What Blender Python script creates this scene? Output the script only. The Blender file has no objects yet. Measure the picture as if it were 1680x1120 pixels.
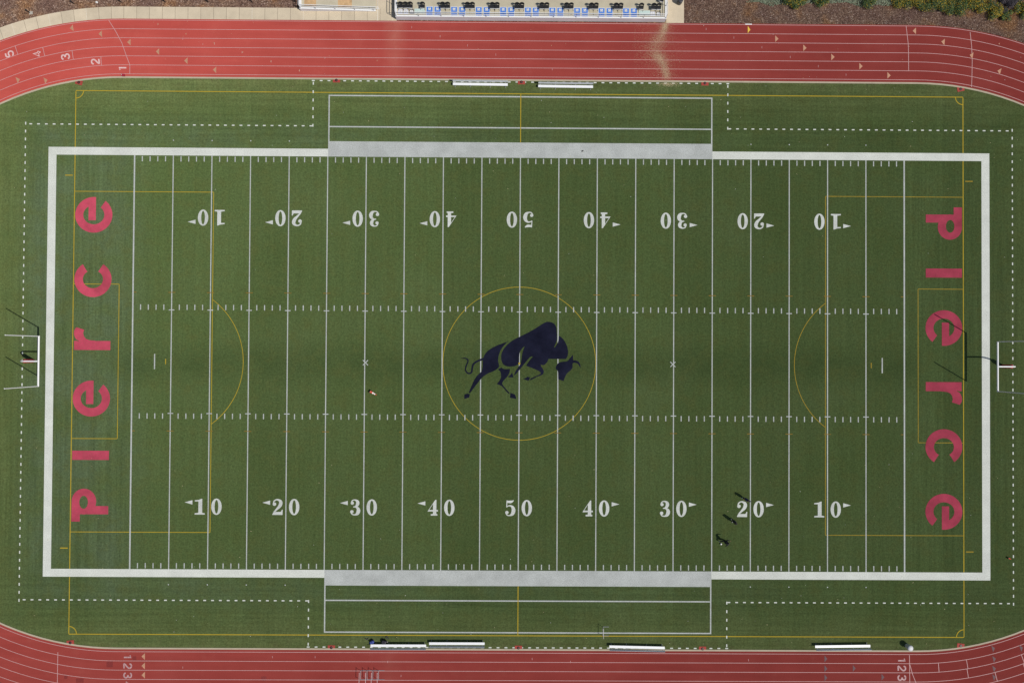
import bpy, bmesh, math, random
from math import pi, sin, cos, radians, hypot, atan2
from mathutils import Vector, Matrix, Euler
from mathutils.geometry import delaunay_2d_cdt
random.seed(7)
S = bpy.context.scene
COL = S.collection

# ------------------------------------------------------------------ camera, sky, sun
CAM = Vector((-1.4053, 1.3264, 94.0)); ROT = (0.0135557, -0.0056476, 0.0056754); FPX = 1302.139
cam = bpy.data.objects.new('camera', bpy.data.cameras.new('camera')); COL.objects.link(cam)
cam.location = CAM; cam.rotation_euler = ROT
cam.data.sensor_width = 36; cam.data.lens = FPX / 1680 * 36
cam.data.clip_start = 1; cam.data.clip_end = 2000
S.camera = cam
SUN = Vector((0.62, -0.36, 1.0)).normalized()
W = bpy.data.worlds.new('World'); S.world = W; W.use_nodes = True
nt = W.node_tree; bg = nt.nodes['Background']
sky = nt.nodes.new('ShaderNodeTexSky'); sky.sky_type = 'NISHITA'; sky.sun_disc = False
sky.sun_elevation = math.asin(SUN.z); sky.sun_rotation = atan2(SUN.x, SUN.y)
nt.links.new(sky.outputs[0], bg.inputs[0]); bg.inputs[1].default_value = 0.065
sl = bpy.data.lights.new('sun', 'SUN'); sl.energy = 3.6; sl.angle = radians(0.5); sl.color = (1, 0.955, 0.89)
so = bpy.data.objects.new('sun', sl); COL.objects.link(so)
so.rotation_euler = SUN.to_track_quat('Z', 'Y').to_euler(); so.location = SUN * 200
S.view_settings.view_transform = 'Standard'; S.view_settings.look = 'None'
S.view_settings.exposure = 0.0; S.view_settings.gamma = 1

# ------------------------------------------------------------------ helpers
MROT = Euler(ROT, 'XYZ').to_matrix()
def G(px, py, h=0.0):
    """survey: a spot of the photograph (full-size pixels) at height h above the field -> metres"""
    d = MROT @ Vector(((px - 840) / FPX, -(py - 560) / FPX, -1))
    t = (h - CAM.z) / d.z
    return Vector((CAM.x + d.x * t, CAM.y + d.y * t))

def tag(o, label=None, cat=None, group=None, kind=None):
    if label: o['label'] = label
    if cat: o['category'] = cat
    if group: o['group'] = group
    if kind: o['kind'] = kind
    return o
def empty(name, label, cat, loc=(0, 0, 0), rz=0, group=None):
    o = bpy.data.objects.new(name, None); COL.objects.link(o)
    o.location = loc; o.rotation_euler = (0, 0, rz); o.empty_display_size = .2
    return tag(o, label, cat, group)
def copy_tree(o, parent=None):
    c = o.copy(); COL.objects.link(c); c.parent = parent
    for ch in list(o.children): copy_tree(ch, c)
    return c

class MB:
    def __init__(s): s.v = []; s.f = []; s.m = []; s.sm = []
    def add(s, vs, fs, mi=0, smooth=False):
        b = len(s.v); s.v += [tuple(v) for v in vs]
        for f in fs: s.f.append([b + i for i in f]); s.m.append(mi); s.sm.append(smooth)
    def poly(s, pts, z=0, mi=0): s.add([(p[0], p[1], z) for p in pts], [list(range(len(pts)))], mi)
    def rect(s, x0, y0, x1, y1, z=0, mi=0): s.poly([(x0, y0), (x1, y0), (x1, y1), (x0, y1)], z, mi)
    def line(s, a, b, w, z=0, mi=0):
        a = Vector(a[:2]); b = Vector(b[:2]); d = (b - a).normalized(); n = Vector((-d.y, d.x)) * w / 2
        s.poly([a - n, b - n, b + n, a + n], z, mi)
    def strip(s, pts, w, z=0, mi=0, closed=False):
        P = [Vector(p[:2]) for p in pts]; n = len(P); vs = []
        ws = w if isinstance(w, (list, tuple)) else [w] * n
        for i in range(n):
            a = P[i - 1] if (i > 0 or closed) else P[i]; b = P[(i + 1) % n] if (i < n - 1 or closed) else P[i]
            d = (b - a).normalized(); m = Vector((-d.y, d.x)) * ws[i] / 2
            vs += [(P[i].x - m.x, P[i].y - m.y, z), (P[i].x + m.x, P[i].y + m.y, z)]
        fs = [[2 * i, 2 * ((i + 1) % n), 2 * ((i + 1) % n) + 1, 2 * i + 1] for i in range(n if closed else n - 1)]
        s.add(vs, fs, mi)
    def box(s, x0, y0, z0, x1, y1, z1, mi=0, mat=None):
        vs = [(x, y, z) for z in (z0, z1) for y in (y0, y1) for x in (x0, x1)]
        if mat: vs = [mat @ Vector(v) for v in vs]
        s.add(vs, [[0, 2, 3, 1], [4, 5, 7, 6], [0, 1, 5, 4], [2, 6, 7, 3], [0, 4, 6, 2], [1, 3, 7, 5]], mi)
    def bar(s, a, b, w, h, mi=0):
        a = Vector(a); b = Vector(b); d = b - a; L = d.length
        M = Matrix.Translation(a) @ d.to_track_quat('X', 'Z').to_matrix().to_4x4()
        s.box(0, -w / 2, -h / 2, L, w / 2, h / 2, mi, M)
    def tube(s, pts, r, n=10, mi=0, caps=True):
        P = [Vector(p) for p in pts]; rs = r if isinstance(r, (list, tuple)) else [r] * len(P); vs = []
        up = None
        for i, p in enumerate(P):
            d = ((P[i + 1] if i < len(P) - 1 else P[i]) - (P[i - 1] if i else P[i])).normalized()
            if up is None:
                up = Vector((0, 0, 1)) if abs(d.z) < .9 else Vector((1, 0, 0))
            x = d.cross(up).normalized(); up = x.cross(d).normalized()
            for k in range(n):
                a = 2 * pi * k / n; vs.append(p + (x * cos(a) + up * sin(a)) * rs[i])
        fs = []
        for i in range(len(P) - 1):
            for k in range(n):
                fs.append([i * n + k, i * n + (k + 1) % n, (i + 1) * n + (k + 1) % n, (i + 1) * n + k])
        s.add(vs, fs, mi, True)
        if caps:
            s.add(vs[:n], [list(range(n))[::-1]], mi); s.add(vs[-n:], [list(range(n))], mi)
    def lathe(s, prof, n=20, mi=0, org=(0, 0, 0)):
        vs = [(org[0] + r * cos(2 * pi * k / n), org[1] + r * sin(2 * pi * k / n), org[2] + z) for r, z in prof for k in range(n)]
        fs = [[i * n + k, i * n + (k + 1) % n, (i + 1) * n + (k + 1) % n, (i + 1) * n + k] for i in range(len(prof) - 1) for k in range(n)]
        fs.append([(len(prof) - 1) * n + k for k in range(n)])
        s.add(vs, fs, mi, True)
    def build(s, name, mats, parent=None, bevel=0, sub=0, loc=None):
        me = bpy.data.meshes.new(name); me.from_pydata(s.v, [], s.f); me.update()
        for m in (mats if isinstance(mats, (list, tuple)) else [mats]): me.materials.append(m)
        me.polygons.foreach_set('material_index', s.m); me.polygons.foreach_set('use_smooth', s.sm)
        o = bpy.data.objects.new(name, me); COL.objects.link(o); o.parent = parent
        if bevel:
            b = o.modifiers.new('b', 'BEVEL'); b.width = bevel; b.segments = 2; b.limit_method = 'ANGLE'
        if sub:
            u = o.modifiers.new('s', 'SUBSURF'); u.levels = u.render_levels = sub
        if loc is not None: o.location = loc
        return o

def inside(p, poly):
    c = False; j = len(poly) - 1
    for i in range(len(poly)):
        a, b = poly[i], poly[j]
        if (a[1] > p[1]) != (b[1] > p[1]) and p[0] < (b[0] - a[0]) * (p[1] - a[1]) / (b[1] - a[1]) + a[0]: c = not c
        j = i
    return c
def tri2d(adds, subs=()):
    """union of outlines minus others, as 2D triangles"""
    vs = []; es = []
    for pl in list(adds) + list(subs):
        b = len(vs); n = len(pl); vs += [Vector((p[0], p[1])) for p in pl]; es += [(b + i, b + (i + 1) % n) for i in range(n)]
    r = delaunay_2d_cdt(vs, es, [], 0, 1e-4)
    out = []
    for t in r[2]:
        c = sum((r[0][i] for i in t), Vector((0, 0))) / 3
        if any(inside(c, a) for a in adds) and not any(inside(c, a) for a in subs): out.append([r[0][i] for i in t])
    return out
def shape(mb, adds, subs=(), z=0, xf=None):
    for t in tri2d(adds, subs):
        q = [xf(p) for p in t] if xf else t
        a, b, c = q
        if (b[0] - a[0]) * (c[1] - a[1]) - (b[1] - a[1]) * (c[0] - a[0]) < 0: q = [a, c, b]
        mb.poly(q, z)
def ell(cx, cy, rx, ry, n=40, a0=0, a1=2 * pi):
    return [(cx + rx * cos(a0 + (a1 - a0) * i / n), cy + ry * sin(a0 + (a1 - a0) * i / n)) for i in range(n + (0 if abs(a1 - a0 - 2 * pi) < 1e-6 else 1))]
def spline(pts, n=6):
    """Catmull-Rom through points (any dimension)"""
    P = [Vector(p) for p in pts]; P = [2 * P[0] - P[1]] + P + [2 * P[-1] - P[-2]]; out = []
    for i in range(1, len(P) - 2):
        for k in range(n):
            t = k / n; a, b, c, d = P[i - 1:i + 3]
            out.append(.5 * (2 * b + (c - a) * t + (2 * a - 5 * b + 4 * c - d) * t * t + (3 * b - a - 3 * c + d) * t ** 3))
    return out + [P[-2]]
def stroke(pts, ws, n=6):
    """outline of a stroke with varying width"""
    q = spline([(p[0], p[1], w) for p, w in zip(pts, ws)], n); L = []; R = []
    for i, p in enumerate(q):
        a = q[max(i - 1, 0)]; b = q[min(i + 1, len(q) - 1)]
        d = Vector((b.x - a.x, b.y - a.y)).normalized(); L.append((p.x - d.y * p.z / 2, p.y + d.x * p.z / 2)); R.append((p.x + d.y * p.z / 2, p.y - d.x * p.z / 2))
    return L + R[::-1]

# ------------------------------------------------------------------ materials
def nodes_mat(name):
    m = bpy.data.materials.new(name); m.use_nodes = True; t = m.node_tree
    return m, t, t.nodes['Principled BSDF']
class N:
    """tiny node-tree builder"""
    def __init__(s, t): s.t = t; s.pos = t.nodes.new('ShaderNodeNewGeometry').outputs['Position']
    def link(s, sock, v):
        if isinstance(v, bpy.types.NodeSocket): s.t.links.new(v, sock)
        else:
            sock.default_value = v
    def math(s, op, a, b=0.0, clamp=False):
        n = s.t.nodes.new('ShaderNodeMath'); n.operation = op; n.use_clamp = clamp
        s.link(n.inputs[0], a); s.link(n.inputs[1], b); return n.outputs[0]
    def scale(s, sx, sy, sz=1, src=None):
        n = s.t.nodes.new('ShaderNodeVectorMath'); n.operation = 'MULTIPLY'
        s.link(n.inputs[0], src or s.pos); n.inputs[1].default_value = (sx, sy, sz); return n.outputs[0]
    def noise(s, sc, detail=3, rough=.55, vec=None):
        n = s.t.nodes.new('ShaderNodeTexNoise'); s.link(n.inputs['Vector'], vec or s.pos)
        n.inputs['Scale'].default_value = sc; n.inputs['Detail'].default_value = detail; n.inputs['Roughness'].default_value = rough
        return n.outputs[0]
    def voro(s, sc, vec=None):
        n = s.t.nodes.new('ShaderNodeTexVoronoi'); s.link(n.inputs['Vector'], vec or s.pos); n.inputs['Scale'].default_value = sc
        return n
    def xyz(s, src=None):
        n = s.t.nodes.new('ShaderNodeSeparateXYZ'); s.link(n.inputs[0], src or s.pos); return n.outputs
    def ramp(s, f, stops, interp='LINEAR'):
        n = s.t.nodes.new('ShaderNodeValToRGB'); s.link(n.inputs[0], f); e = n.color_ramp.elements; n.color_ramp.interpolation = interp
        while len(e) < len(stops): e.new(.5)
        for k, (p, c) in zip(e, stops):
            k.position = p; k.color = (c[0], c[1], c[2], 1) if not isinstance(c, (int, float)) else (c, c, c, 1)
        return n.outputs[0]
    def mix(s, f, a, b, blend='MIX'):
        n = s.t.nodes.new('ShaderNodeMix'); n.data_type = 'RGBA'; n.blend_type = blend
        s.link(n.inputs[0], f)
        for i, v in ((6, a), (7, b)):
            if isinstance(v, tuple) and len(v) == 3: v = (*v, 1)
            s.link(n.inputs[i], v)
        return n.outputs[2]
    def mapr(s, v, a, b, c, d):
        n = s.t.nodes.new('ShaderNodeMapRange'); s.link(n.inputs[0], v)
        for i, q in enumerate((a, b, c, d)): n.inputs[i + 1].default_value = q
        return n.outputs[0]
    def mul(s, col, f):
        """scale a colour by a factor socket"""
        n = s.t.nodes.new('ShaderNodeVectorMath'); n.operation = 'SCALE'; s.link(n.inputs[0], col); s.link(n.inputs['Scale'], f); return n.outputs[0]
    def bump(s, h, strength, dist=.02):
        n = s.t.nodes.new('ShaderNodeBump'); n.inputs['Strength'].default_value = strength; n.inputs['Distance'].default_value = dist
        s.link(n.inputs['Height'], h); return n.outputs[0]
def rough_diffuse(m, t, bsdf, col, retro=0.0, normal=None):
    """matt fibrous / granular surface; retro = strength of the broad lobe that throws light back
    towards its source (the opposition effect of grass blades and rubber granules)"""
    d = t.nodes.new('ShaderNodeBsdfDiffuse'); d.inputs['Roughness'].default_value = 0.2
    t.links.new(col, d.inputs['Color'])
    if normal: t.links.new(normal, d.inputs['Normal'])
    out = d.outputs[0]
    if retro:
        g = t.nodes.new('ShaderNodeBsdfAnisotropic'); g.inputs['Roughness'].default_value = .59
        sc = t.nodes.new('ShaderNodeVectorMath'); sc.operation = 'SCALE'; sc.inputs['Scale'].default_value = retro
        t.links.new(col, sc.inputs[0]); t.links.new(sc.outputs[0], g.inputs['Color'])
        t.links.new(t.nodes.new('ShaderNodeNewGeometry').outputs['Incoming'], g.inputs['Normal'])
        ad = t.nodes.new('ShaderNodeAddShader'); t.links.new(out, ad.inputs[0]); t.links.new(g.outputs[0], ad.inputs[1]); out = ad.outputs[0]
    t.links.new(out, t.nodes['Material Output'].inputs[0]); t.nodes.remove(bsdf)
    return m
def plain(name, col, rough=.6, metal=0.0, var=.15, sc=6.0, bump=0):
    m, t, b = nodes_mat(name); n = N(t)
    tc = t.nodes.new('ShaderNodeTexCoord').outputs['Object']
    f = n.mapr(n.noise(sc, 4, vec=tc), .3, .7, 1 - var, 1 + var)
    t.links.new(n.mul(n.mix(0.0, col, col), f), b.inputs['Base Color'])
    b.inputs['Roughness'].default_value = rough; b.inputs['Metallic'].default_value = metal
    if bump: t.links.new(n.bump(n.noise(sc * 8, 3, vec=tc), bump), b.inputs['Normal'])
    return m

def turf_colour(n):
    x, y, _ = n.xyz()
    ax = n.math('ABSOLUTE', x); ay = n.math('ABSOLUTE', y)
    base = n.ramp(n.noise(.09, 4, .6), [(.3, (.0455, .0670, .0220)), (.5, (.0495, .0722, .0252)), (.7, (.0545, .0762, .0285))])
    # five-yard panels of turf, each rolled out a touch lighter or darker
    pan = n.t.nodes.new('ShaderNodeTexWhiteNoise'); pan.noise_dimensions = '1D'
    n.link(pan.inputs['W'], n.math('FLOOR', n.math('DIVIDE', n.math('ADD', x, 200 * .9144), 5 * .9144)))
    base = n.mul(base, n.mapr(pan.outputs[0], 0, 1, .90, 1.08))
    # bluish fibre around the end zones and side bands, stronger towards the left
    blue_tint = n.math('MULTIPLY', n.math('MAXIMUM', n.mapr(ax, 43, 48, 0, 1), n.mapr(ay, 23.5, 26, 0, .7)), n.mapr(ax, 57, 60, 1, 0))
    blue_tint = n.math('MULTIPLY', blue_tint, n.math('MULTIPLY', n.mapr(ay, 27, 29.5, 1, 0), n.mapr(x, 40, -40, .1, 1)))
    blue_tint = n.math('MULTIPLY', blue_tint, n.mapr(n.noise(.22, 3), .35, .62, .25, 1))
    base = n.mix(blue_tint, base, (.054, .076, .038))
    # edges of the infield: rubber infill and dry olive fibre
    edge = n.math('MAXIMUM', n.mapr(ay, 28.5, 33.4, 0, 1), n.mapr(ax, 57, 66, 0, 1))
    base = n.mix(n.math('MULTIPLY', edge, n.mapr(n.noise(.35, 4), .3, .7, .3, .9)), base, (.086, .102, .038))
    dirt = n.math('MULTIPLY', n.mapr(ay, 31.8, 33.6, 0, 1), n.mapr(n.noise(.8, 5, .7), .5, .72, 0, .55))
    base = n.mix(dirt, base, (.062, .048, .026))
    # brushing streaks: along the field outside the side lines, across it in the end zones
    s1 = n.noise(1, 4, .7, n.scale(.06, 2.4)); s2 = n.noise(1, 4, .7, n.scale(2.4, .06))
    out_y = n.mapr(ay, 24.3, 26, .0, 1); out_x = n.math('MULTIPLY', n.mapr(ax, 45.6, 46, 0, 1), n.mapr(ay, 25, 24, 0, 1))
    base = n.mul(base, n.math('ADD', 1, n.math('MULTIPLY', out_y, n.mapr(s1, .3, .7, -.17, .17))))
    base = n.mul(base, n.math('ADD', 1, n.math('MULTIPLY', n.math('MAXIMUM', out_x, .5), n.mapr(s2, .3, .7, -.19, .19))))
    # worn strip along the middle of the field, olive patches of tired fibre, small scuffs
    mid = n.math('MULTIPLY', n.mapr(n.math('ABSOLUTE', n.math('ADD', y, .2)), .6, 3.2, 1, 0), n.mapr(n.noise(.25, 4, .6), .3, .6, .35, 1))
    base = n.mix(n.math('MULTIPLY', mid, n.mapr(ax, 46, 49, .5, 0)), base, (.026, .041, .014))
    base = n.mix(n.mapr(n.noise(.55, 5, .7), .46, .68, 0, .55), base, (.056, .066, .021))
    base = n.mix(n.mapr(n.noise(1.7, 5, .75), .56, .74, 0, .45), base, (.034, .055, .022))
    # fibre grain
    g = n.mapr(n.noise(5.0, 4, .85), .36, .64, .74, 1.26)
    base = n.mul(base, g)
    base = n.mul(base, n.mapr(n.noise(2.6, 3, .7), .36, .64, .93, 1.07))
    wv = n.mapr(n.noise(1, 2, .6, n.scale(7, 1.6)), .25, .75, .93, 1.07)
    return n.mul(base, wv)
def make_turf():
    m, t, b = nodes_mat('turf'); n = N(t)
    return rough_diffuse(m, t, b, turf_colour(n), .42, n.bump(n.noise(9, 3), .35, .04))
def turf_paint(name, col, cover=(.30, .52), low=.35, var=.12, retro=0.0):
    """paint on fibre: the green shows through where the coat is thin"""
    m, t, b = nodes_mat(name); n = N(t)
    under = n.ramp(n.noise(6, 3), [(.3, (.05, .07, .03)), (.7, (.09, .11, .055))])
    c = n.mul(n.mix(0.0, col, col), n.mapr(n.noise(.5, 4, .6), .3, .7, 1 - var, 1 + var))
    f = n.mapr(n.noise(9, 4, .75), cover[0], cover[1], low, 1)
    return rough_diffuse(m, t, b, n.mix(f, under, c), retro)
def make_track():
    m, t, b = nodes_mat('track'); n = N(t)
    x, y, _ = n.xyz()
    c = n.ramp(n.noise(.13, 5, .6), [(.3, (.154, .0270, .0225)), (.5, (.167, .0300, .0250)), (.72, (.178, .035, .0295))])
    c = n.mul(c, n.mapr(n.noise(1, 3, .6, n.scale(.12, 1.3)), .3, .7, .94, 1.06))
    # pale dust drifted across the lanes by the gates, and a general scuffing
    d1 = n.math('MULTIPLY', n.mapr(n.math('ABSOLUTE', n.math('ADD', x, 15.0)), .1, 1.6, .16, 0), n.mapr(n.noise(.7, 4, .7), .3, .7, .3, 1))
    d1 = n.math('MULTIPLY', d1, n.mapr(y, 33, 40, .3, 1))
    c = n.mix(d1, c, (.34, .22, .16))
    c = n.mix(n.mapr(n.noise(.45, 6, .72), .55, .8, 0, .10), c, (.26, .12, .09))
    c = n.mul(c, n.mapr(n.noise(11, 3, .8), .25, .75, .90, 1.10))
    return rough_diffuse(m, t, b, c, .82, n.bump(n.noise(25, 2), .3, .02))
def make_mulch():
    m, t, b = nodes_mat('mulch'); n = N(t)
    v = n.voro(11); chip = n.xyz(v.outputs['Color'])[0]
    c = n.ramp(chip, [(0, (.058, .039, .030)), (.45, (.112, .071, .053)), (.80, (.16, .108, .080)), (.95, (.195, .143, .108)), (.99, (.30, .24, .20))])
    big = n.ramp(n.noise(.35, 4, .6), [(.35, (.80, .74, .78)), (.52, (1, .95, .92)), (.68, (1.25, .98, .66))])
    c = n.mix(1.0, c, big, 'MULTIPLY')
    v2 = n.voro(24); c = n.mul(c, n.mapr(n.xyz(v2.outputs['Color'])[1], 0, 1, .72, 1.2))
    return rough_diffuse(m, t, b, c, .3, n.bump(v.outputs['Distance'], .8, .06))
def make_concrete(name, col, tone=True, stain=(.42, .33, .22)):
    m, t, b = nodes_mat(name); n = N(t)
    c = n.mul(n.mix(0.0, col, col), n.mapr(n.noise(.6, 5, .65), .3, .7, .90, 1.08))
    c = n.mix(n.mapr(n.noise(.9, 6, .7), .56, .8, 0, .35), c, stain)
    c = n.mul(c, n.mapr(n.noise(9, 4, .7), .25, .75, .93, 1.07))
    if tone:
        a = t.nodes.new('ShaderNodeAttribute'); a.attribute_name = 'tone'; c = n.mul(c, a.outputs['Fac'])
    return rough_diffuse(m, t, b, c)

M_TURF = make_turf(); M_TRACK = make_track(); M_MULCH = make_mulch()
M_PATH = make_concrete('path_concrete', (.585, .50, .37)); M_DECK = make_concrete('deck_concrete', (.50, .455, .34), False)
M_WALL = make_concrete('wall_concrete', (.60, .56, .57), False, (.45, .40, .38)); M_CURB = make_concrete('curb_concrete', (.45, .39, .29), False)
M_WPAINT = turf_paint('white_turf_paint', (.47, .49, .48), (.28, .56), .45); M_NUM = turf_paint('white_number_paint', (.58, .60, .57), (.28, .56), .55); M_BAND = turf_paint('white_band_paint', (.485, .505, .495), (.33, .62), .60, .12)
M_BANDW = turf_paint('bright_band_paint', (.66, .68, .63), (.33, .6), .66, .08)
M_YPAINT = turf_paint('yellow_turf_paint', (.41, .30, .03), (.26, .5), .6); M_YFADE = turf_paint('worn_yellow_paint', (.36, .25, .03), (.30, .58), .36)
M_OPAINT = turf_paint('faded_orange_paint', (.26, .16, .03), (.3, .6), .25)
M_RPAINT = turf_paint('crimson_turf_paint', (.315, .040, .072), (.28, .56), .66, .24, .3)
M_NAVY = turf_paint('navy_turf_paint', (.0115, .0125, .026), (.18, .42), .86, .35)
M_LINE = plain('track_line_paint', (.54, .33, .32), .7, var=.15); M_PEACH = plain('track_peach_paint', (.47, .24, .145), .7, var=.2)
M_DIGIT = plain('track_number_paint', (.68, .46, .44), .7, var=.15); M_OLDNUM = plain('worn_number_paint', (.42, .25, .25), .7, var=.3); M_DKARROW = plain('track_grey_paint', (.095, .045, .052), .7); M_GOLD = plain('track_gold_paint', (.72, .46, .05), .6)
M_TAPE = plain('dark_red_patch', (.19, .018, .014), .7)
M_JOINT = plain('joint_filler', (.20, .16, .115), .9); M_PJOINT = plain('pale_joint', (.72, .66, .55), .9)
M_ALU = plain('aluminium', (.80, .81, .82), .42, .0, .05); M_ALU_SHADE = plain('shaded_aluminium', (.46, .48, .51), .5, .0, .1); M_STEEL = plain('galvanised_steel', (.42, .43, .45), .45, .6)  # backrest aluminium: the grey of grazing sun is put into its colour
M_WHITE = plain('white_enamel', (.80, .80, .79), .35, var=.04); M_REDPAD = plain('red_vinyl', (.36, .014, .035), .45)
M_BLACK = plain('black_plastic', (.012, .012, .014), .5); M_DKMETAL = plain('dark_metal', (.04, .04, .045), .5)
M_BLUE = plain('blue_floor_paint', (.065, .20, .60), .6, var=.10); M_SIGN = plain('white_floor_paint', (.72, .72, .70), .6, var=.05)
M_LAV = plain('lavender_floor_paint', (.55, .57, .70), .6); M_TEAL = plain('pale_teal_pad', (.50, .62, .58), .6)
M_REDRUB = plain('red_rubber', (.33, .045, .032), .85); M_RUST = plain('rust_stain', (.52, .34, .17), .8, var=.25, sc=2)
M_ORANGE = plain('orange_cone', (.55, .055, .025), .5); M_GREYBIN = plain('grey_bin', (.55, .56, .58), .5, var=.06)

# ------------------------------------------------------------------ the setting
YD = .9144; RC = 47.2; RI = 33.76; LANE = 1.075; R0 = 34.06
def struct(mb, name, mat, parent=None, kind=True, **k):
    o = mb.build(name, mat, parent, **k)
    if kind: o['kind'] = 'structure'
    return o
def stadium(r, n=72):
    return [(RC + r * cos(a), r * sin(a)) for a in [-pi / 2 + pi * i / n for i in range(n + 1)]] + \
           [(-RC + r * cos(a), r * sin(a)) for a in [pi / 2 + pi * i / n for i in range(n + 1)]]
def ring(mb, r0, r1, z=0, n=72):
    a = stadium(r0, n); b = stadium(r1, n); k = len(a)
    mb.add([(*p, z) for p in a] + [(*p, z) for p in b], [[i, k + i, k + (i + 1) % k, (i + 1) % k] for i in range(k)])
    return a, b
def frame(x, y):
    """running direction (tangent) and outward normal at a spot of the track"""
    c = Vector((max(-RC, min(RC, x)), 0)); nrm = (Vector((x, y)) - c).normalized(); return Vector((-nrm.y, nrm.x)), nrm, c

mb = MB(); mb.rect(-500, -500, 500, 500, -.05); struct(mb, 'ground', M_MULCH)
mb = MB(); ring(mb, RI - .02, R0 + 6 * LANE + .13); TRACK = struct(mb, 'running_track', M_TRACK)
mb = MB(); pts = stadium(RI - .16); mb.poly(pts, 0.0); TURF = struct(mb, 'artificial_turf', M_TURF)
mb = MB()
a, b = ring(mb, RI - .19, RI, .035)
for pl, fl in ((a, 1), (b, 0)):
    k = len(pl); mb.add([(*p, .035) for p in pl] + [(*p, -.03) for p in pl], [[i, (i + 1) % k, k + (i + 1) % k, k + i] if not fl else [(i + 1) % k, i, k + i, k + (i + 1) % k] for i in range(k)])
struct(mb, 'track_curb', M_CURB)

# concrete path round the left bend and along the top straight
RP0, RP1 = R0 + 6 * LANE + .13, 42.08
mb = MB(); joints = MB(); pale = MB(); tones = []
st = []          # stations: (inner point, outer point)
n_arc = 44
for i in range(n_arc + 1):
    a = pi - (pi / 2) * i / n_arc; st.append(((-RC + RP0 * cos(a), RP0 * sin(a)), (-RC + RP1 * cos(a), RP1 * sin(a))))
x = -RC + 1.52
while x < -14.9: st.append(((x, RP0), (x, RP1))); x += 1.52
st.append(((-14.85, RP0), (-14.85, RP1)))
rt = random.Random(3)
for i in range(len(st) - 1):
    (a0, b0), (a1, b1) = st[i], st[i + 1]; base = len(mb.v)
    mb.add([(*a0, .02), (*a1, .02), (*b1, .02), (*b0, .02)], [[0, 3, 2, 1][::-1]]); tones.append(rt.choice([.94, .98, 1.0, 1.0, 1.02, 1.03]))
    (joints if rt.random() < .8 else pale).line(a1, b1, .035, .024)
y = RP1
while y < 50:     # the apron behind, beside the ramp
    for k in range(5):
        x0 = -26.4 + k * 2.31; mb.rect(x0, y, x0 + 2.31, y + 2.0, .02); tones.append(rt.uniform(.93, 1.05))
        joints.line((x0, y), (x0, y + 2), .03, .024)
    y += 2.0
for y in (RP0, 42.3, 44.3, 46.3, 48.3):
    mb.rect(17.28, y, 19.4, min(y + 2, 50) if y > 41 else 42.3, .02); tones.append(rt.uniform(.98, 1.1))
PATH = struct(mb, 'concrete_path', M_PATH)
at = PATH.data.attributes.new('tone', 'FLOAT', 'FACE'); at.data.foreach_set('value', tones)
joints.build('slab_joint', M_JOINT, PATH); pale.line((-17.1, RP0), (-17.1, 48), .06, .024); pale.build('pale_slab_joint', M_PJOINT, PATH)

# ------------------------------------------------------------------ paint on the turf
Z1, Z2, Z3, Z4 = .004, .008, .012, .016
XE, XO, YI, YO = 54.95, 55.9, 24.4, 25.32      # end and side border, inner / outer edge
mb = MB()
for s in (-1, 1):
    x0, x1 = sorted((s * XE, s * XO)); mb.rect(x0, -YO, x1, YO, Z2)
mb.build('end_border', M_BANDW, TURF)
for s in (-1, 1):
    y0, y1 = sorted((s * YI, s * YO))
    mb = MB(); mb.rect(-XE, y0, -22.83, y1, Z2); mb.rect(22.83, y0, XE, y1, Z2); mb.build('side_border', M_BANDW, TURF)
    y0, y1 = sorted((s * YI, s * 26.22)); mb = MB(); mb.rect(-22.83, y0, 22.83, y1, Z2); mb.build('team_area_border', M_BAND, TURF)
    mb = MB(); w = .15
    for xx in (-22.83, 22.83):
        y0, y1 = sorted((s * 26.22, s * 31.75)); sx = w if xx < 0 else -w
        mb.rect(min(xx, xx + sx), y0, max(xx, xx + sx), y1, Z2)
    for yy in (27.96, 31.675):
        mb.rect(-22.83 + w, s * yy - w / 2, 22.83 - w, s * yy + w / 2, Z2)
    mb.build('bench_area_line', M_WPAINT, TURF)
for k in range(-10, 11):
    mb = MB(); w = .17 if abs(k) == 10 else .118
    mb.rect(k * 5 * YD - w / 2, -YI, k * 5 * YD + w / 2, YI, Z2); mb.build('yard_line', M_WPAINT, TURF)
hm = MB(); oc = MB()
for k in range(-49, 50):
    x = k * YD
    for s in (-1, 1):
        if k % 5:
            for a0, a1 in ((6.10, 6.73), (23.68, 24.29)):
                y0, y1 = sorted((s * a0, s * a1)); hm.rect(x - .06, y0, x + .06, y1, Z3)
        else:
            hm.rect(x - .33, s * 6.1 - .055, x + .33, s * 6.1 + .055, Z3)
            oc.rect(x - .42, s * 8.17 - .045, x + .42, s * 8.17 + .045, Z3)
for x in (-50 * YD, 50 * YD):
    for s in (-1, 1):
        sg = -1 if x > 0 else 1; x0, x1 = sorted((x + sg * .1, x + sg * .42)); oc.rect(x0, s * 8.17 - .045, x1, s * 8.17 + .045, Z3)
tag(hm.build('hash_marks', M_WPAINT, TURF), kind='stuff'); oc.build('faded_hash_mark', M_OPAINT, TURF)
mb = MB()
for x in (-43.08, 43.08): mb.rect(x - .07, -.9, x + .07, .9, Z3)
for x in (-18.2, 18.2):
    mb.line((x - .3, -.3), (x + .3, .3), .10, Z3); mb.line((x - .3, .3), (x - .04, .04), .10, Z3); mb.line((x + .04, -.04), (x + .3, -.3), .10, Z3)
mb.build('kick_mark', M_WPAINT, TURF)
mb = MB()
for s in (-1, 1):
    for xx in (27.43, 32.0, 36.58, 41.15):
        for q in (-1, 1): mb.poly(ell(q * xx, s * 26.2, .075, .075, 8), Z3)
mb.build('marker_dot', M_WPAINT, TURF)
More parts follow.
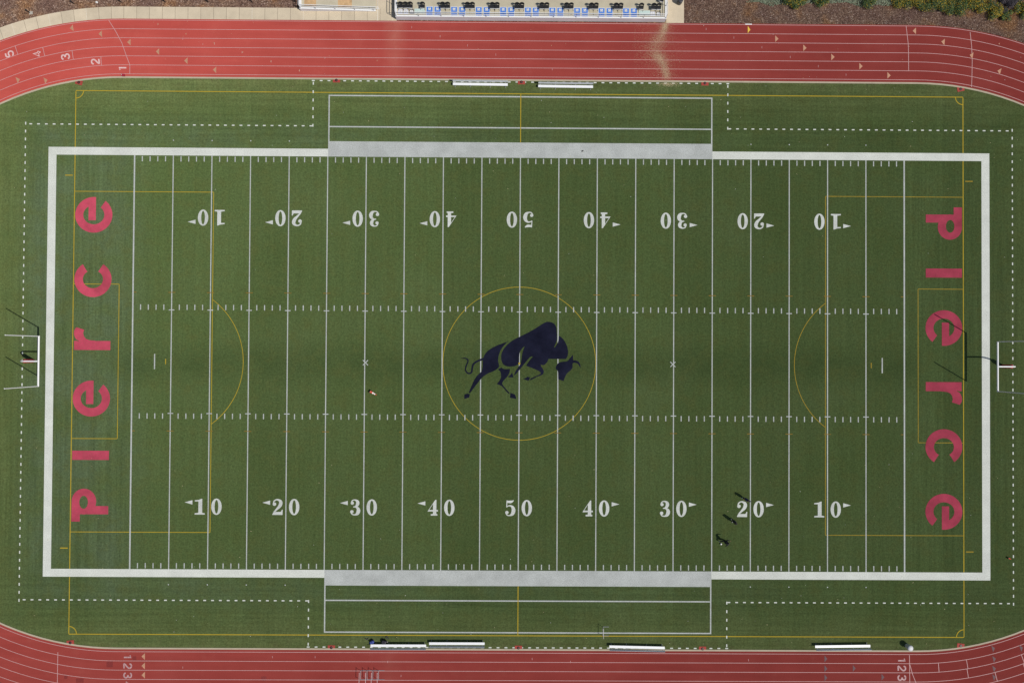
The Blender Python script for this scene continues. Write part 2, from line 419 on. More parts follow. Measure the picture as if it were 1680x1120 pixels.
# dashed restraining line
dash = MB()
def dashes(a, b, first=.0):
    a = Vector(a); b = Vector(b); L = (b - a).length; d = (b - a) / L; n = round((L - first) / .929)
    for i in range(n + 1):
        p = a + d * (first + (L - first) * i / n); dash.line(p - d * .165, p + d * .165, .135, Z3)
for s in (-1, 1):
    dashes((-58.64, s * 28.03), (-24.9, s * 28.03), .6); dashes((58.64, s * 28.03), (24.9, s * 28.03), .6)
    for q in (-1, 1): dashes((q * 24.66, s * 28.1), (q * 24.66, s * 33.1), 0)
    dashes((-24.66, s * 33.43), (24.66, s * 33.43), 0)
for q in (-1, 1): dashes((q * 58.64, -28.1), (q * 58.64, 28.1), 0)
tag(dash.build('restraining_line_dashes', M_BANDW, TURF), kind='stuff')
# soccer markings in yellow
mb = MB(); worn = MB(); SX, SY, w = 52.76, 32.03, .10
def clipped(mb, x0, y0, x1, y1):   # yellow is overpainted by the white border
    mb.rect(x0, y0, x1, y1, Z1)
for s in (-1, 1):
    mb.rect(-SX, s * SY - w / 2, SX, s * SY + w / 2, Z1)
    mb.rect(s * SX - w / 2, -SY + w / 2, s * SX + w / 2, SY - w / 2, Z1)
    L_ = mb if s < 0 else worn
    x0, x1 = sorted((s * (SX - w / 2), s * 36.33))
    ww = .075
    for q in (-1, 1):
        L_.rect(x0, q * 20.07 - ww / 2, x1, q * 20.07 + ww / 2, Z1)
        a0, a1 = sorted((s * (SX - w / 2), s * 47.36)); L_.rect(a0, q * 9.11 - ww / 2, a1, q * 9.11 + ww / 2, Z1)
        t0, t1 = sorted((s * (SX + .25), s * (SX + 1.15))); L_.rect(t0, q * 21.97 - .06, t1, q * 21.97 + .06, Z1)
    L_.rect(s * 36.33 - ww / 2, -20.07 + ww / 2, s * 36.33 + ww / 2, 20.07 - ww / 2, Z1)
    L_.rect(s * 47.36 - ww / 2, -9.11 + ww / 2, s * 47.36 + ww / 2, 9.11 - ww / 2, Z1)
    L_.rect(s * 41.78 - .05, -.32, s * 41.78 + .05, .32, Z1)
    th = math.acos((41.78 - 36.33) / 9.15)
    ctr = s * 41.78; L_.strip([(ctr - s * 9.15 * cos(a), 9.15 * sin(a)) for a in [-th + 2 * th * i / 48 for i in range(49)]], .07, Z1 + .001)
    for q in (-1, 1):
        mb.strip([(s * (SX - .9 * sin(a)), q * (SY - .9 * cos(a))) for a in [pi / 2 * i / 12 for i in range(13)]], .10, Z1 + .001)
mb.strip([(9.05 * cos(2 * pi * i / 120), 9.05 * sin(2 * pi * i / 120)) for i in range(120)], .065, Z1, closed=True)
mb.rect(-.05, 26.22, .05, SY - w / 2, Z3); mb.rect(-.05, -SY + w / 2, .05, -26.22, Z3)
mb.poly(ell(0, 0, .12, .12, 12), Z4 + .006)
mb.build('soccer_lines', M_YPAINT, TURF); worn.build('worn_soccer_lines', M_YFADE, TURF)

# yard numbers
def glyph(ch):
    if ch == '0': return [ell(.335, .5, .335, .515, 48)], [ell(.335, .5, .118, .43, 40)]
    if ch == '1': return [[(0, 0), (.65, 0), (.65, .08), (.48, .11), (.48, 1.0), (.44, 1.0), (.26, .93), (0, .90), (0, .83), (.235, .83), (.235, .11), (0, .08)]], []
    if ch == '4': return [[(0, .27), (.49, 1.0), (.56, 1.0), (.56, .36), (.665, .36), (.665, .26), (.56, .26), (.56, .11), (.63, .09), (.63, 0), (.2, 0), (.2, .09), (.345, .11), (.345, .26), (0, .26)]], [[(.1, .36), (.345, .36), (.345, .73)]]
    if ch == '2': return [ell(.125, .68, .115, .11, 24), stroke([(.055, .72), (.11, .88), (.3, .965), (.5, .87), (.53, .72), (.46, .55), (.3, .38), (.14, .21), (.04, .06)], [.06, .08, .09, .18, .23, .2, .13, .09, .06]),
                          [(0, 0), (.65, 0), (.66, .33), (.61, .33), (.56, .22), (.5, .19), (.2, .19), (.0, .06)]], []
    if ch == '3': return [ell(.14, .765, .105, .10, 24), stroke([(.07, .8), (.15, .93), (.31, .968), (.46, .88), (.49, .74), (.42, .6), (.3, .535), (.2, .525)], [.05, .07, .08, .18, .22, .16, .08, .06]),
                          stroke([(.2, .525), (.36, .52), (.5, .43), (.54, .28), (.47, .11), (.31, .03), (.14, .06), (.05, .18)], [.06, .08, .18, .24, .2, .08, .07, .06]), ell(.115, .22, .11, .105, 24)], []
    if ch == '5': return [[(.09, .99), (.2, .965), (.42, .975), (.56, 1.0), (.54, .93), (.46, .845), (.33, .80), (.14, .83), (.12, .55), (.07, .55)],
                          stroke([(.09, .56), (.2, .63), (.36, .64), (.5, .52), (.54, .32), (.46, .12), (.3, .03), (.14, .05), (.05, .17)], [.05, .07, .1, .2, .25, .2, .08, .07, .06]), ell(.115, .22, .11, .10, 24)], []
for k in range(-8, 9, 2):
    txt = str(50 - 5 * abs(k)); X = k * 5 * YD
    for s in (1, -1):            # s=1: read from the bottom side line, s=-1: from the top one
        mb = MB()
        for i, ch in enumerate(txt):
            A, B = glyph(ch); left = -1.58 if i == 0 else .36
            shape(mb, A, B, Z3, lambda p: (X + s * (left + p[0] * 1.83), s * (-17.97 + p[1] * 1.86)))
        o = mb.build('yard_number', M_NUM, TURF)
        if k:
            d = -1 if k < 0 else 1; mb = MB(); xb = X + d * 1.86; yc = s * (-16.54)
            tri = [(xb, yc - .25), (xb, yc + .25), (xb + d * .92, yc)]
            mb.poly(tri if d < 0 else [tri[0], tri[2], tri[1]], Z3); mb.build('goal_arrow', M_NUM, TURF)

# end-zone lettering (letter space: u along the reading direction, v up; unit = half a letter height)
def letter(ch):
    if ch == 'e':
        cutp = [(.40, -.11), (.3, -.27), (.372, -.40), (.683, -.625), (.85, -.74), (1.4, -.5), (1.4, -.11)]
        ringp = tri2d([ell(0, 0, .98, 1.017, 64)], [ell(0, 0, .52, .575, 48), [(.2, -.113), (.34, -.30), (.446, -.4), (.80, -.66), (1.5, -.9), (1.5, -.113)]])
        barp = tri2d([[(-.30, -.113), (.977, -.113), (.977, .0), (.94, .29), (-.30, .29)]], [[(.3, .29), (.3, .291), (.31, .29)]])
        A = [ell(0, 0, .98, 1.017, 64)]; hole = ell(0, 0, .52, .575, 48); gap = [(-.02, -.113), (.446, -.4), (.80, -.66), (1.5, -.9), (1.5, -.113)]
        return ('ring+bar', A, [hole, gap], [(-.30, -.113), (.975, -.113), (.93, .29), (-.30, .29)])
    if ch == 'c': return ('poly', [ell(0, 0, .98, 1.015, 64)], [ell(0, 0, .49, .55, 48), [(.18, -.12), (.54, -.36), (.92, -.615), (1.4, -.9), (1.4, .9), (.92, .615), (.54, .40), (.18, .12)]], None)
    if ch == 'i': return ('poly', [[(-.25, -1), (.25, -1), (.25, 1), (-.25, 1)]], [], None)
    if ch == 'r': return ('poly', [[(-.25, -1), (.25, -1), (.25, .98), (-.25, .98)], [(.2, -.25), (.26, -.15), (.29, .15), (.36, .34), (.50, .45), (.68, .49), (.86, .44), (.99, .88), (.80, .99), (.6, 1.0), (.42, .93), (.3, .84), (.22, .70)]], [[(.25, 1.0), (.25, .86), (.22, .72), (.262, .74), (.33, .88), (.33, 1.1)]], None)
    if ch == 'P': return ('poly', [[(-.13, -1), (.32, -1), (.32, .56), (-.13, .56)], [(-.53, .54), (-.53, 1), (.5, 1), (.5, .54)],
                                   ell(.56, .33, .70, .67, 48)], [ell(.52, .345, .35, .235, 32), [(.32, -.5), (1.5, -.5), (1.5, -.345), (.32, -.345)]], None)
WORD = [('P', 835.5), ('i', 746.5), ('e', 653.5), ('r', 566.5), ('c', 458), ('e', 352.5)]
WORD_R = [('P', 359.5), ('i', 448), ('e', 538), ('r', 634), ('c', 733), ('e', 839)]
def put_letter(ch, ctr, s):
    H = 2.16
    if ch == 'P': ctr = (ctr[0], ctr[1] - s * .26)
    if ch == 'r': ctr = (ctr[0], ctr[1] - s * .0)
    xf = lambda p: (ctr[0] - s * p[1] * H, ctr[1] + s * p[0] * H)
    kind, A, B, bar = letter(ch); mb = MB()
    if kind == 'poly': shape(mb, A, B, Z3, xf)
    else:
        ring_t = tri2d(A + [bar], B)     # ring without the gap
        outs = []
        vs = A + [bar] + B
        # ring minus hole minus gap, plus bar: evaluate on one common triangulation
        allv = []; es = []
        for pl in vs:
            b0 = len(allv); allv += [Vector(p) for p in pl]; es += [(b0 + i, b0 + (i + 1) % len(pl)) for i in range(len(pl))]
        r = delaunay_2d_cdt(allv, es, [], 0, 1e-4)
        for t in r[2]:
            c = sum((r[0][i] for i in t), Vector((0, 0))) / 3
            if (inside(c, A[0]) and not inside(c, B[0]) and not inside(c, B[1])) or inside(c, bar):
                q = [xf(r[0][i]) for i in t]
                if (q[1][0] - q[0][0]) * (q[2][1] - q[0][1]) - (q[1][1] - q[0][1]) * (q[2][0] - q[0][0]) < 0: q = [q[0], q[2], q[1]]
                mb.poly(q, Z3)
    mb.build('end_zone_letter', M_RPAINT, TURF)
for (ch, py) in WORD: put_letter(ch, G(154 - (py - 352.5) * .0135, py), 1)
for (ch, py) in WORD_R: put_letter(ch, G(1548.5, py), -1)

# bison emblem at midfield, outlined from close crops: c() turns crop units into metres
def c(p): return G(700 + p[0] / 5.6, 460 + p[1] / 5.6)
def smooth_poly(pts, n=3):
    """pts may carry a third value 1 for a sharp corner"""
    out = []; N_ = len(pts)
    for i in range(N_):
        a, b, d, e = pts[i - 1], pts[i], pts[(i + 1) % N_], pts[(i + 2) % N_]
        p0 = Vector(b[:2]) if len(b) > 2 else Vector(a[:2]); p1 = Vector(b[:2]); p2 = Vector(d[:2]); p3 = Vector(d[:2]) if len(d) > 2 else Vector(e[:2])
        for k in range(n):
            t = k / n; out.append(.5 * (2 * p1 + (p2 - p0) * t + (2 * p0 - 5 * p1 + 4 * p2 - p3) * t * t + (3 * p1 - p0 - 3 * p2 + p3) * t ** 3))
    return out
EMB = [
 [(757, 559, 1), (700, 577), (640, 600), (585, 630), (545, 664), (527, 697), (515, 740), (515, 790), (503, 835), (470, 868), (438, 912), (414, 965), (386, 1030, 1), (399, 1033, 1), (440, 978), (490, 915), (522, 880), (570, 850), (620, 830), (660, 800), (664, 775), (657, 738), (662, 690), (680, 640), (705, 603), (732, 575)],
 [(757, 575), (800, 545), (850, 519), (930, 480), (1000, 440), (1050, 408), (1090, 385), (1120, 380), (1150, 385), (1175, 402), (1191, 432), (1196, 480), (1197, 540), (1185, 580), (1170, 610, 1), (1178, 617, 1), (1205, 570), (1212, 535), (1213, 508, 1), (1238, 522), (1267, 557), (1290, 605), (1299, 650), (1296, 690), (1281, 718, 1), (1255, 721), (1130, 720), (1117, 728), (1108, 748), (1085, 772), (1062, 777), (1048, 770, 1), (1053, 790), (1072, 820), (1075, 845), (1060, 866), (1010, 885), (980, 903), (946, 917, 1), (958, 899, 1), (1000, 880), (1040, 862), (1048, 845), (1020, 826), (970, 804), (914, 783, 1), (940, 742), (976, 699, 1), (955, 700), (928, 727), (880, 787), (835, 843), (803, 874, 1), (815, 838), (840, 800), (862, 765), (870, 735), (876, 690), (884, 650), (901, 604, 1), (885, 615), (864, 643), (855, 662), (850, 700), (848, 755), (836, 772), (810, 785), (770, 790), (728, 785), (700, 765), (687, 730), (685, 690), (695, 655), (715, 620)],
 [(655, 818, 1), (685, 799, 1), (712, 813), (740, 814), (766, 812, 1), (760, 848), (742, 880), (706, 920), (694, 946), (710, 972), (735, 1002), (761, 1032, 1), (758, 1043, 1), (733, 1020), (690, 970), (643, 950, 1), (662, 930), (680, 902), (684, 870), (676, 835)],
 [(347, 1046, 1), (375, 1038, 1), (397, 1043, 1), (391, 1074, 1), (345, 1088, 1)], [(769, 1031, 1), (812, 1047, 1), (825, 1088, 1), (766, 1076, 1)],
 [(786, 847, 1), (798, 890, 1), (749, 889, 1)], [(886, 903, 1), (916, 892), (930, 879, 1), (934, 887), (951, 887, 1), (936, 921, 1), (905, 910)],
 [(1186, 800), (1200, 768), (1228, 750), (1265, 745), (1292, 741), (1318, 712), (1344, 682, 1), (1346, 733, 1), (1380, 737), (1405, 757), (1415, 797, 1), (1406, 792), (1393, 768), (1370, 757), (1342, 760), (1340, 800), (1320, 826), (1290, 852), (1275, 878), (1257, 923, 1), (1232, 914), (1209, 906, 1), (1206, 835), (1190, 815)],
]
polys = [smooth_poly(p) for p in EMB]
polys.append(stroke([(316, 714), (350, 713), (374, 724), (379, 745), (363, 785), (357, 820), (372, 847), (397, 853), (414, 838), (419, 803), (430, 768), (465, 742), (530, 716)], [3, 9, 12, 12, 12, 12, 13, 13, 15, 16, 17, 17, 20], 5))
mb = MB(); shape(mb, [[c(p) for p in pl] for pl in polys], (), Z4); mb.build('bison_emblem', M_NAVY, TURF)

# ------------------------------------------------------------------ paint on the track
ln = MB()
for k in range(7): ring(ln, R0 + k * LANE - .024, R0 + k * LANE + .024, Z1, 96)
ln.build('lane_line', M_LINE, TRACK)
mk_ = MB()
def radial(px, py, w=.055, z=Z2):
    p = G(px, py); t, nrm, cc = frame(p.x, p.y); r = (p - cc).length; k = math.floor((r - R0) / LANE)
    mk_.line(cc + nrm * (R0 + k * LANE), cc + nrm * (R0 + (k + 1) * LANE), w, z)
for q in ((27.5, 84), (72, 86), (119.5, 92), (166, 101), (213, 114), (1540, 1093), (1586.5, 1087), (1587.5, 1103), (1634, 1108), (1677, 1077), (1680, 1092)): radial(*q)
for pl in ([(178, 33), (190, 52), (200, 71), (207, 91), (213, 107)], [(1486.5, 43), (1490, 72), (1490.5, 87), (1490.7, 117)], [(1591.5, 53), (1594, 75), (1595, 100), (1594.5, 128), (1594, 143)],
           [(95, 1069), (94.6, 1090), (93.5, 1160)], [(1492, 1074), (1493.2, 1160)], [(1492.6, 1089), (1497, 1105), (1503, 1120), (1522, 1160)]):
    mk_.strip([G(*p) for p in pl], .055, Z2 + .001)
for px, py in ((300, 64), (352, 72), (259, 40), (397, 86), (445, 101), (491, 116), (675.5, 45), (722, 60), (767, 75), (813.5, 90), (906, 114), (1158.5, 48), (1204, 62), (1250, 78), (1296.5, 94), (1342.5, 109), (1388, 123), (447, 1077), (517, 1077), (636, 1085), (873, 1080), (936, 1085), (1228, 1082), (300, 1094), (658, 1108)):
    p = G(px, py); t, nrm, cc = frame(p.x, p.y); mk_.line(p - nrm * .13, p + nrm * .13, .035, Z2)
mk_.build('start_line', M_LINE, TRACK)
def arrow(px, py, d, mat, L=.40, Wd=.80):
    p = G(px, py); t, nrm, cc = frame(p.x, p.y)
    if t.x < 0: t = -t; 
    nn = Vector((-t.y, t.x)); a = p + t * d * L / 2; b0 = p - t * d * L / 2
    tri = [a, b0 + nn * Wd / 2 * d, b0 - nn * Wd / 2 * d]
    mb = MB(); mb.poly(tri, Z3); mb.build('exchange_arrow', mat, TRACK)
for px, py in ((117.5, 46.5), (164.5, 56), (211.5, 69.5), (258.5, 85), (305, 100), (352, 115), (235, 1076), (235, 1091.5), (235, 1106.5), (1500, 51), (1547, 69), (1593.5, 91), (1639, 117)): arrow(px, py, -1, M_PEACH)
for px, py in ((30, 131), (75.5, 132), (1274.5, 64), (1320.5, 79), (1366.5, 94), (1412.5, 109), (1458.5, 124)): arrow(px, py, 1, M_PEACH)
for px, py in ((259, 40), (305, 56), (351, 71), (398, 86), (444, 101), (491, 116), (1639, 72)): arrow(px, py, -1, M_PEACH, .13, .22)
arrow(1229, 49, 1, M_GOLD, .32, .85)
for px, py in ((1355, 1080), (1355, 1096), (1355, 1111), (1401.5, 1095.5), (1448.5, 1110), (1630, 1063), (1631.5, 1080), (1631.5, 1096), (1631.5, 1110), (1676, 1062)): arrow(px, py, 1, M_DKARROW, .34, .8)
SEG = {'1': [[(.16, .8), (.42, .97), (.42, .0)]], '2': [[(.0, .74), (.1, .93), (.3, 1), (.52, .93), (.6, .74), (.5, .52), (.0, .03), (.62, .03)]],
       '3': [[(.0, .82), (.12, .96), (.32, 1), (.52, .93), (.57, .77), (.48, .6), (.25, .54)], [(.25, .54), (.5, .47), (.62, .28), (.52, .07), (.3, 0), (.1, .05), (-.02, .22)]],
       '4': [[(.45, 0), (.45, 1), (-.05, .3), (.66, .3)]], '5': [[(.55, .97), (.08, .97), (.03, .56), (.3, .62), (.55, .52), (.62, .3), (.5, .06), (.28, 0), (.08, .06), (-.03, .2)]], }
def lane_digit(ch, px, py, ang, H, mat=None):
    p = G(px, py); t, nrm, cc = frame(p.x, p.y)
    base = atan2(t.y, t.x) if t.x > 0 else atan2(-t.y, -t.x)
    R_ = Matrix.Rotation(base + ang, 2); mb = MB()
    A = [stroke(s, [.19] * len(s), 1 if ch in '14' else 4) for s in SEG[ch]]
    shape(mb, A, (), Z3, lambda q: p + R_ @ Vector(((q[0] - .3) * H, (q[1] - .5) * H)))
    mb.build('lane_number', mat or M_DIGIT, TRACK)
for ch, px, py in (('5', 15.5, 89), ('4', 61, 89), ('3', 107.5, 93.5), ('2', 156.5, 101.5), ('1', 201, 113)): lane_digit(ch, px, py, pi / 2, .90)
for ch, px, py in (('1', 209.5, 1076), ('2', 209.5, 1091.5), ('3', 209.5, 1107), ('4', 209.5, 1122), ('1', 1479.5, 1081.5), ('2', 1479.5, 1095.5), ('3', 1479.5, 1111)): lane_digit(ch, px, py, -pi / 2, .88, M_OLDNUM)
mb = MB()
for px, py, w, h in ((180, 1089, .75, .68), (220.5, 1079, .45, .45), (131, 1115.5, .9, .5), (108, 1110, .4, .4)):
    p = G(px, py); mb.rect(p.x - w / 2, p.y - h / 2, p.x + w / 2, p.y + h / 2, .002)
p = G(433, 1112.5); mb.poly([(p.x + .32 * (1 + .2 * sin(3 * a)) * cos(a), p.y + .33 * (1 + .15 * cos(2 * a)) * sin(a)) for a in [2 * pi * i / 20 for i in range(20)]], .002)
p = G(1201, 49.5); mb.rect(p.x - .5, p.y - .15, p.x - .1, p.y + .15, .002); mb.rect(p.x + .7, p.y - .1, p.x + 1.1, p.y + .1, .002)
mb.build('repair_patch', M_TAPE, TRACK)
mb = MB(); p = G(1228, 41); mb.rect(p.x - .4, 40.52, p.x + .4, 40.62, Z3); mb.build('finish_tick', M_WHITE, TRACK)

# wind-blown sand trailing over the lanes from the gate, loose grains on the turf edge
sand = MB(); rs = random.Random(5)
trail = spline([(*G(a, b), w / 13.9) for a, b, w in ((1093, 38, 2.5), (1090, 46, 2.5), (1085, 58, 4.5), (1078, 68, 7), (1075.5, 80, 7), (1077, 92, 6.5), (1084, 97, 5), (1088, 107, 4), (1092, 118, 3.5), (1094, 129, 3.5))], 20)
def flake(x, y, s):
    a = rs.uniform(0, pi); z = rs.uniform(.013, .028); c_, s_ = cos(a) * s, sin(a) * s
    sand.poly([(x + c_, y + s_), (x - s_, y + c_), (x - c_, y - s_), (x + s_, y - c_)], z)
for _ in range(24000):
    q = rs.choice(trail); wide = 3.2 if rs.random() < .35 else 1.1
    flake(rs.gauss(q.x, q.z * wide), rs.gauss(q.y, .3), rs.uniform(.005, .012))
for _ in range(900):
    p = G(rs.gauss(1097, 9), 136 + abs(rs.gauss(0, 3.5))); flake(p.x, min(p.y, 33.5), rs.uniform(.008, .018))
for _ in range(1500):
    p = G(rs.uniform(1040, 1094), rs.uniform(40, 128)); flake(p.x, p.y, rs.uniform(.006, .014))
tag(sand.build('sand', plain('sand', (.60, .47, .29), .9)), kind='stuff')
lit = MB(); rs = random.Random(9)
def fleck(x, y, s, z=.02):
    a = rs.uniform(0, pi); L = s * rs.uniform(1, 2.5); c_, s_ = cos(a), sin(a)
    lit.poly([(x + c_ * L - s_ * s, y + s_ * L + c_ * s), (x - c_ * L - s_ * s, y - s_ * L + c_ * s), (x - c_ * L + s_ * s, y - s_ * L - c_ * s), (x + c_ * L + s_ * s, y + s_ * L - c_ * s)], z, rs.choice((0, 0, 1)))
for _ in range(300):
    x = rs.uniform(-60, 60); y = rs.choice((-1, 1)) * (rs.uniform(24, 33.4) if rs.random() < .6 else rs.uniform(10, 24)); fleck(x, y, rs.uniform(.009, .022), .03)
for _ in range(60): fleck(rs.uniform(-60, 60), rs.uniform(34, 40.4), rs.uniform(.010, .02))
tag(lit.build('litter_flecks', [plain('dry_leaf', (.55, .47, .28), .9), plain('pale_fleck', (.6, .6, .55), .9)]), kind='stuff')

# ------------------------------------------------------------------ goal posts
def goal_post(sx, label):
    ang = 0 if sx > 0 else pi
    r = empty('goal_post', label, 'goal post', (sx * XE, 0, 0), ang, 'football goal posts')
    mb = MB(); mb.tube([(2.42, 0, 0), (2.42, 0, 2.05)], .075, 14)
    mb.tube([(2.42, 0, 2.02)] + [(2.42 - .95 * (1 - cos(a)), 0, 2.10 + .95 * sin(a)) for a in [pi / 2 * i / 10 for i in range(11)]] + [(.12, 0, 3.05)], .085, 14); mb.build('gooseneck', M_WHITE, r)
    mb = MB(); mb.lathe([(.21, .0), (.225, .04), (.225, 1.78), (.20, 1.84), (.08, 1.85)], 20, 0, (2.42, 0, 0)); mb.build('base_pad', M_REDPAD, r)
    mb = MB(); mb.tube([(0, -2.90, 3.05), (0, 2.90, 3.05)], .10, 14); mb.build('crossbar', M_WHITE, r)
    for s in (-1, 1):
        mb = MB(); mb.tube([(0, s * 2.85, 3.05), (0, s * 2.85, 9.14)], .055, 12); mb.build('upright', M_WHITE, r)
goal_post(-1, 'white football goal post behind the left end line, its shadow falling away from the field')
goal_post(1, 'white football goal post behind the right end line, its shadow falling onto the crimson letters')

# ------------------------------------------------------------------ team benches
def bench_proto(label, L=6.5):
    r = empty('team_bench', label, 'bench', group='aluminium team benches along the side lines')
    mb = MB(); mb.box(-L / 2, -.15, .41, L / 2, .15, .45); mb.build('seat', M_ALU, r, bevel=.008)
    mb = MB(); t = radians(20); n = (0, -.26, .60)
    Mx = Matrix.Translation((0, -.24, .62)) @ Matrix.Rotation(t, 4, 'X')
    mb.box(-L / 2, -.02, 0, L / 2, .02, .26, 0, Mx); mb.build('backrest', M_ALU_SHADE, r, bevel=.006)
    for x in (-L / 2 + .25, -L / 6 - .1, L / 6 + .1, L / 2 - .25):
        mb = MB(); mb.bar((x, .27, .02), (x, -.30, .02), .05, .04); mb.bar((x, .10, .03), (x, .10, .40), .05, .05)
        mb.bar((x, -.12, .03), (x, -.17, .42), .05, .05); mb.bar((x, -.17, .42), (x, -.34, .86), .05, .035); mb.bar((x, .14, .385), (x, -.18, .385), .05, .05)
        mb.build('leg_frame', M_STEEL, r)
    return r
BENCHES = [((788, 138.5), pi, -.35, 'white aluminium bench on the top side line, left of the midfield red pad'), ((928, 142), pi, -.35, 'white aluminium bench on the top side line, right of the midfield red pad'),
           ((653.5, 1058.5), 0, .1, 'white aluminium bench on the bottom side line with bags lying in front'), ((749.5, 1055), 0, .1, 'empty aluminium bench on the bottom side line, next right of the one with bags'),
           ((1045, 1061), 0, -1.1, 'aluminium bench on the bottom side line, just right of the lone hurdle'), ((1382.5, 1059.5), 0, .9, 'aluminium bench on the bottom side line farthest right, beside the grey bin')]
proto = None
for (px, py), rz, dr, lab in BENCHES:
    b = proto if False else (bench_proto(lab) if proto is None else copy_tree(proto)); proto = proto or b
    b['label'] = lab; p = G(px, py, .43); b.location = (p.x, p.y, 0); b.rotation_euler = (0, 0, rz + radians(dr))

# ------------------------------------------------------------------ hurdles
def hurdle_proto(label):
    r = empty('hurdle', label, 'hurdle', group='track hurdles')
    mb = MB(); mb.box(-.012, -.60, .84, .012, .60, .91); mb.build('crossbar', plain('hurdle_bar', (.78, .72, .72), .4, var=.06), r, bevel=.004)
    for s in (-1, 1):
        mb = MB(); mb.tube([(0, s * .52, .04), (0, s * .52, .86)], .020, 8); mb.build('upright', M_STEEL, r)
        mb = MB(); mb.tube([(-.02, s * .52, .03), (.72, s * .52, .03)], .028, 8); mb.build('base_leg', M_STEEL, r)
    mb = MB(); mb.tube([(0.03, -.5, .05), (0.03, .5, .05)], .018, 8); mb.build('cross_brace', M_STEEL, r)
    return r
hp = hurdle_proto('lone white hurdle standing on the turf over the yellow side line'); p = G(990.3, 1039, .87); hp.location = (p.x, p.y, 0)
for i, (px, lab) in enumerate(((589.2, 'leftmost hurdle of the row of four on the red track'), (599.6, 'second hurdle from the left in the row of four on the red track'), (609.2, 'third hurdle from the left in the row of four on the red track'), (618.8, 'rightmost hurdle of the row of four on the red track'))):
    h = copy_tree(hp); h['label'] = lab; p = G(px, 1111.3, .87); h.location = (p.x, p.y, 0); h.rotation_euler = (0, 0, radians((-1, .5, -1.5, .5)[i]))

# ------------------------------------------------------------------ red pads with a black valve cap
PADS = [((129.5, 135.5), -.25, 'top left beside the bend'), ((552, 132), 0, 'top left beside the dashed line'), ((855.5, 135), 0, 'at top midfield between the two benches'), ((1156.5, 137), 0, 'top right beside the dashed line'), ((1576, 146.5), .2, 'top right beside the bend'),
        ((115.5, 1053.5), .1, 'bottom left beside the bend'), ((543.7, 1061.5), 0, 'bottom left beside the dashed line'), ((850.5, 1062), 0, 'at bottom midfield'), ((1152.5, 1063.5), 0, 'bottom right beside the dashed line'), ((1576, 1058.5), -.1, 'bottom right beside the bend')]
pp = None
for (px, py), rz, lab in PADS:
    if pp is None:
        pp = empty('valve_cover', '', 'valve cover'); mb = MB(); mb.box(-.43, -.27, -.01, .43, .27, .03); mb.build('rubber_pad', M_REDRUB, pp, bevel=.01)
        mb = MB(); mb.lathe([(.17, .03), (.17, .05), (.12, .06)], 16); mb.build('valve_cap', M_BLACK, pp); b = pp
        mb = MB(); mb.lathe([(.05, .06), (.05, .068), (.03, .07)], 12); mb.build('cap_centre', M_REDRUB, pp)
    else: b = copy_tree(pp)
    tag(b, 'red pad with black cap in turf, ' + lab, 'valve cover', 'red pads at the edge of the turf')
    p = G(px, py); b.location = (p.x, p.y, .002); b.rotation_euler = (0, 0, rz)

# ------------------------------------------------------------------ bin, cones, bags, small things
p = G(1494, 1063, .9)
r = empty('trash_can', 'pale grey bin standing by the bottom right bend of the track', 'bin', (p.x, p.y, 0))
mb = MB(); mb.lathe([(.24, 0), (.27, .05), (.31, .8), (.32, .82)], 24); mb.build('barrel', M_GREYBIN, r)
mb = MB(); mb.lathe([(.335, .80), (.335, .86), (.30, .93), (.18, .98), (.02, .99)], 24); mb.build('lid', M_GREYBIN, r)
mb = MB(); mb.box(-.14, -.325, .60, .14, -.29, .74); mb.build('flap', M_DKMETAL, r, bevel=.01)
def cone(px, py, ang, label, L=.9, white=True):
    p = G(px, py); r = empty('traffic_cone', label, 'cone', (p.x, p.y, 0), ang, 'fallen cones on the turf')
    Rm = Matrix.Rotation(pi / 2, 4, 'Y'); tilt = Matrix.Rotation(radians(12), 4, 'Y')
    def put(mb, name, mat):
        mb.v = [tuple(Matrix.Translation((0, 0, .19)) @ (tilt @ (Rm @ Vector(v)))) for v in mb.v]; mb.build(name, mat, r)
    f = L / .9
    mb = MB(); mb.box(-.18 * f, -.18 * f, 0, .18 * f, .18 * f, .04); put(mb, 'base', M_BLACK)
    mb = MB(); mb.lathe([(.145 * f, .04), (.034 * f, .88 * f), (.02 * f, .9 * f)], 18); put(mb, 'body', M_ORANGE)
    for z0, z1 in (((.34, .50), (.56, .72)) if white else ()):
        rr = lambda z: .145 + (.034 - .145) * (z - .04) / .84
        mb = MB(); mb.lathe([(f * (rr(z0) + .006), z0 * f), (f * (rr(z1) + .006), z1 * f)], 18); put(mb, 'collar', M_WHITE)
cone(607.0, 641.5, -.52, 'fallen red and white cone lying left of the bison emblem', .92)
cone(1652, 914, -.38, 'small fallen red cone lying by the dashed line at the right edge', .5, False)
def bag(px, py, rz, label, mat, sx, sy, sz, name='backpack'):
    p = G(px, py); r = empty(name, label, 'bag', (p.x, p.y, 0), rz)
    mb = MB(); mb.box(-sx, -sy, 0.0, sx, sy, sz); mb.build('body', mat, r, bevel=.09)
    mb = MB(); mb.box(-sx * .7, -sy - .06, .05, sx * .7, -sy + .02, sz * .55); mb.build('pocket', mat, r, bevel=.04)
    for s in (-1, 1):
        mb = MB(); mb.tube([(s * sx * .4, sy - .01, sz * .9), (s * sx * .5, sy + .08, sz * .6), (s * sx * .5, sy + .02, sz * .15)], .02, 6); mb.build('strap', M_BLACK, r)
    mb = MB(); mb.tube([(-.06, 0, sz - .01), (-.05, 0, sz + .05), (.05, 0, sz + .05), (.06, 0, sz - .01)], .014, 6); mb.build('handle', M_BLACK, r)
bag(610.8, 1051.5, .4, 'blue backpack in front of the bottom left bench end', plain('blue_nylon', (.03, .055, .26), .6), .25, .17, .42)
bag(630.5, 1051.2, -.2, 'black backpack with a pale bottle beside it in front of the bottom left bench', plain('black_nylon', (.014, .013, .022), .6), .27, .2, .45)
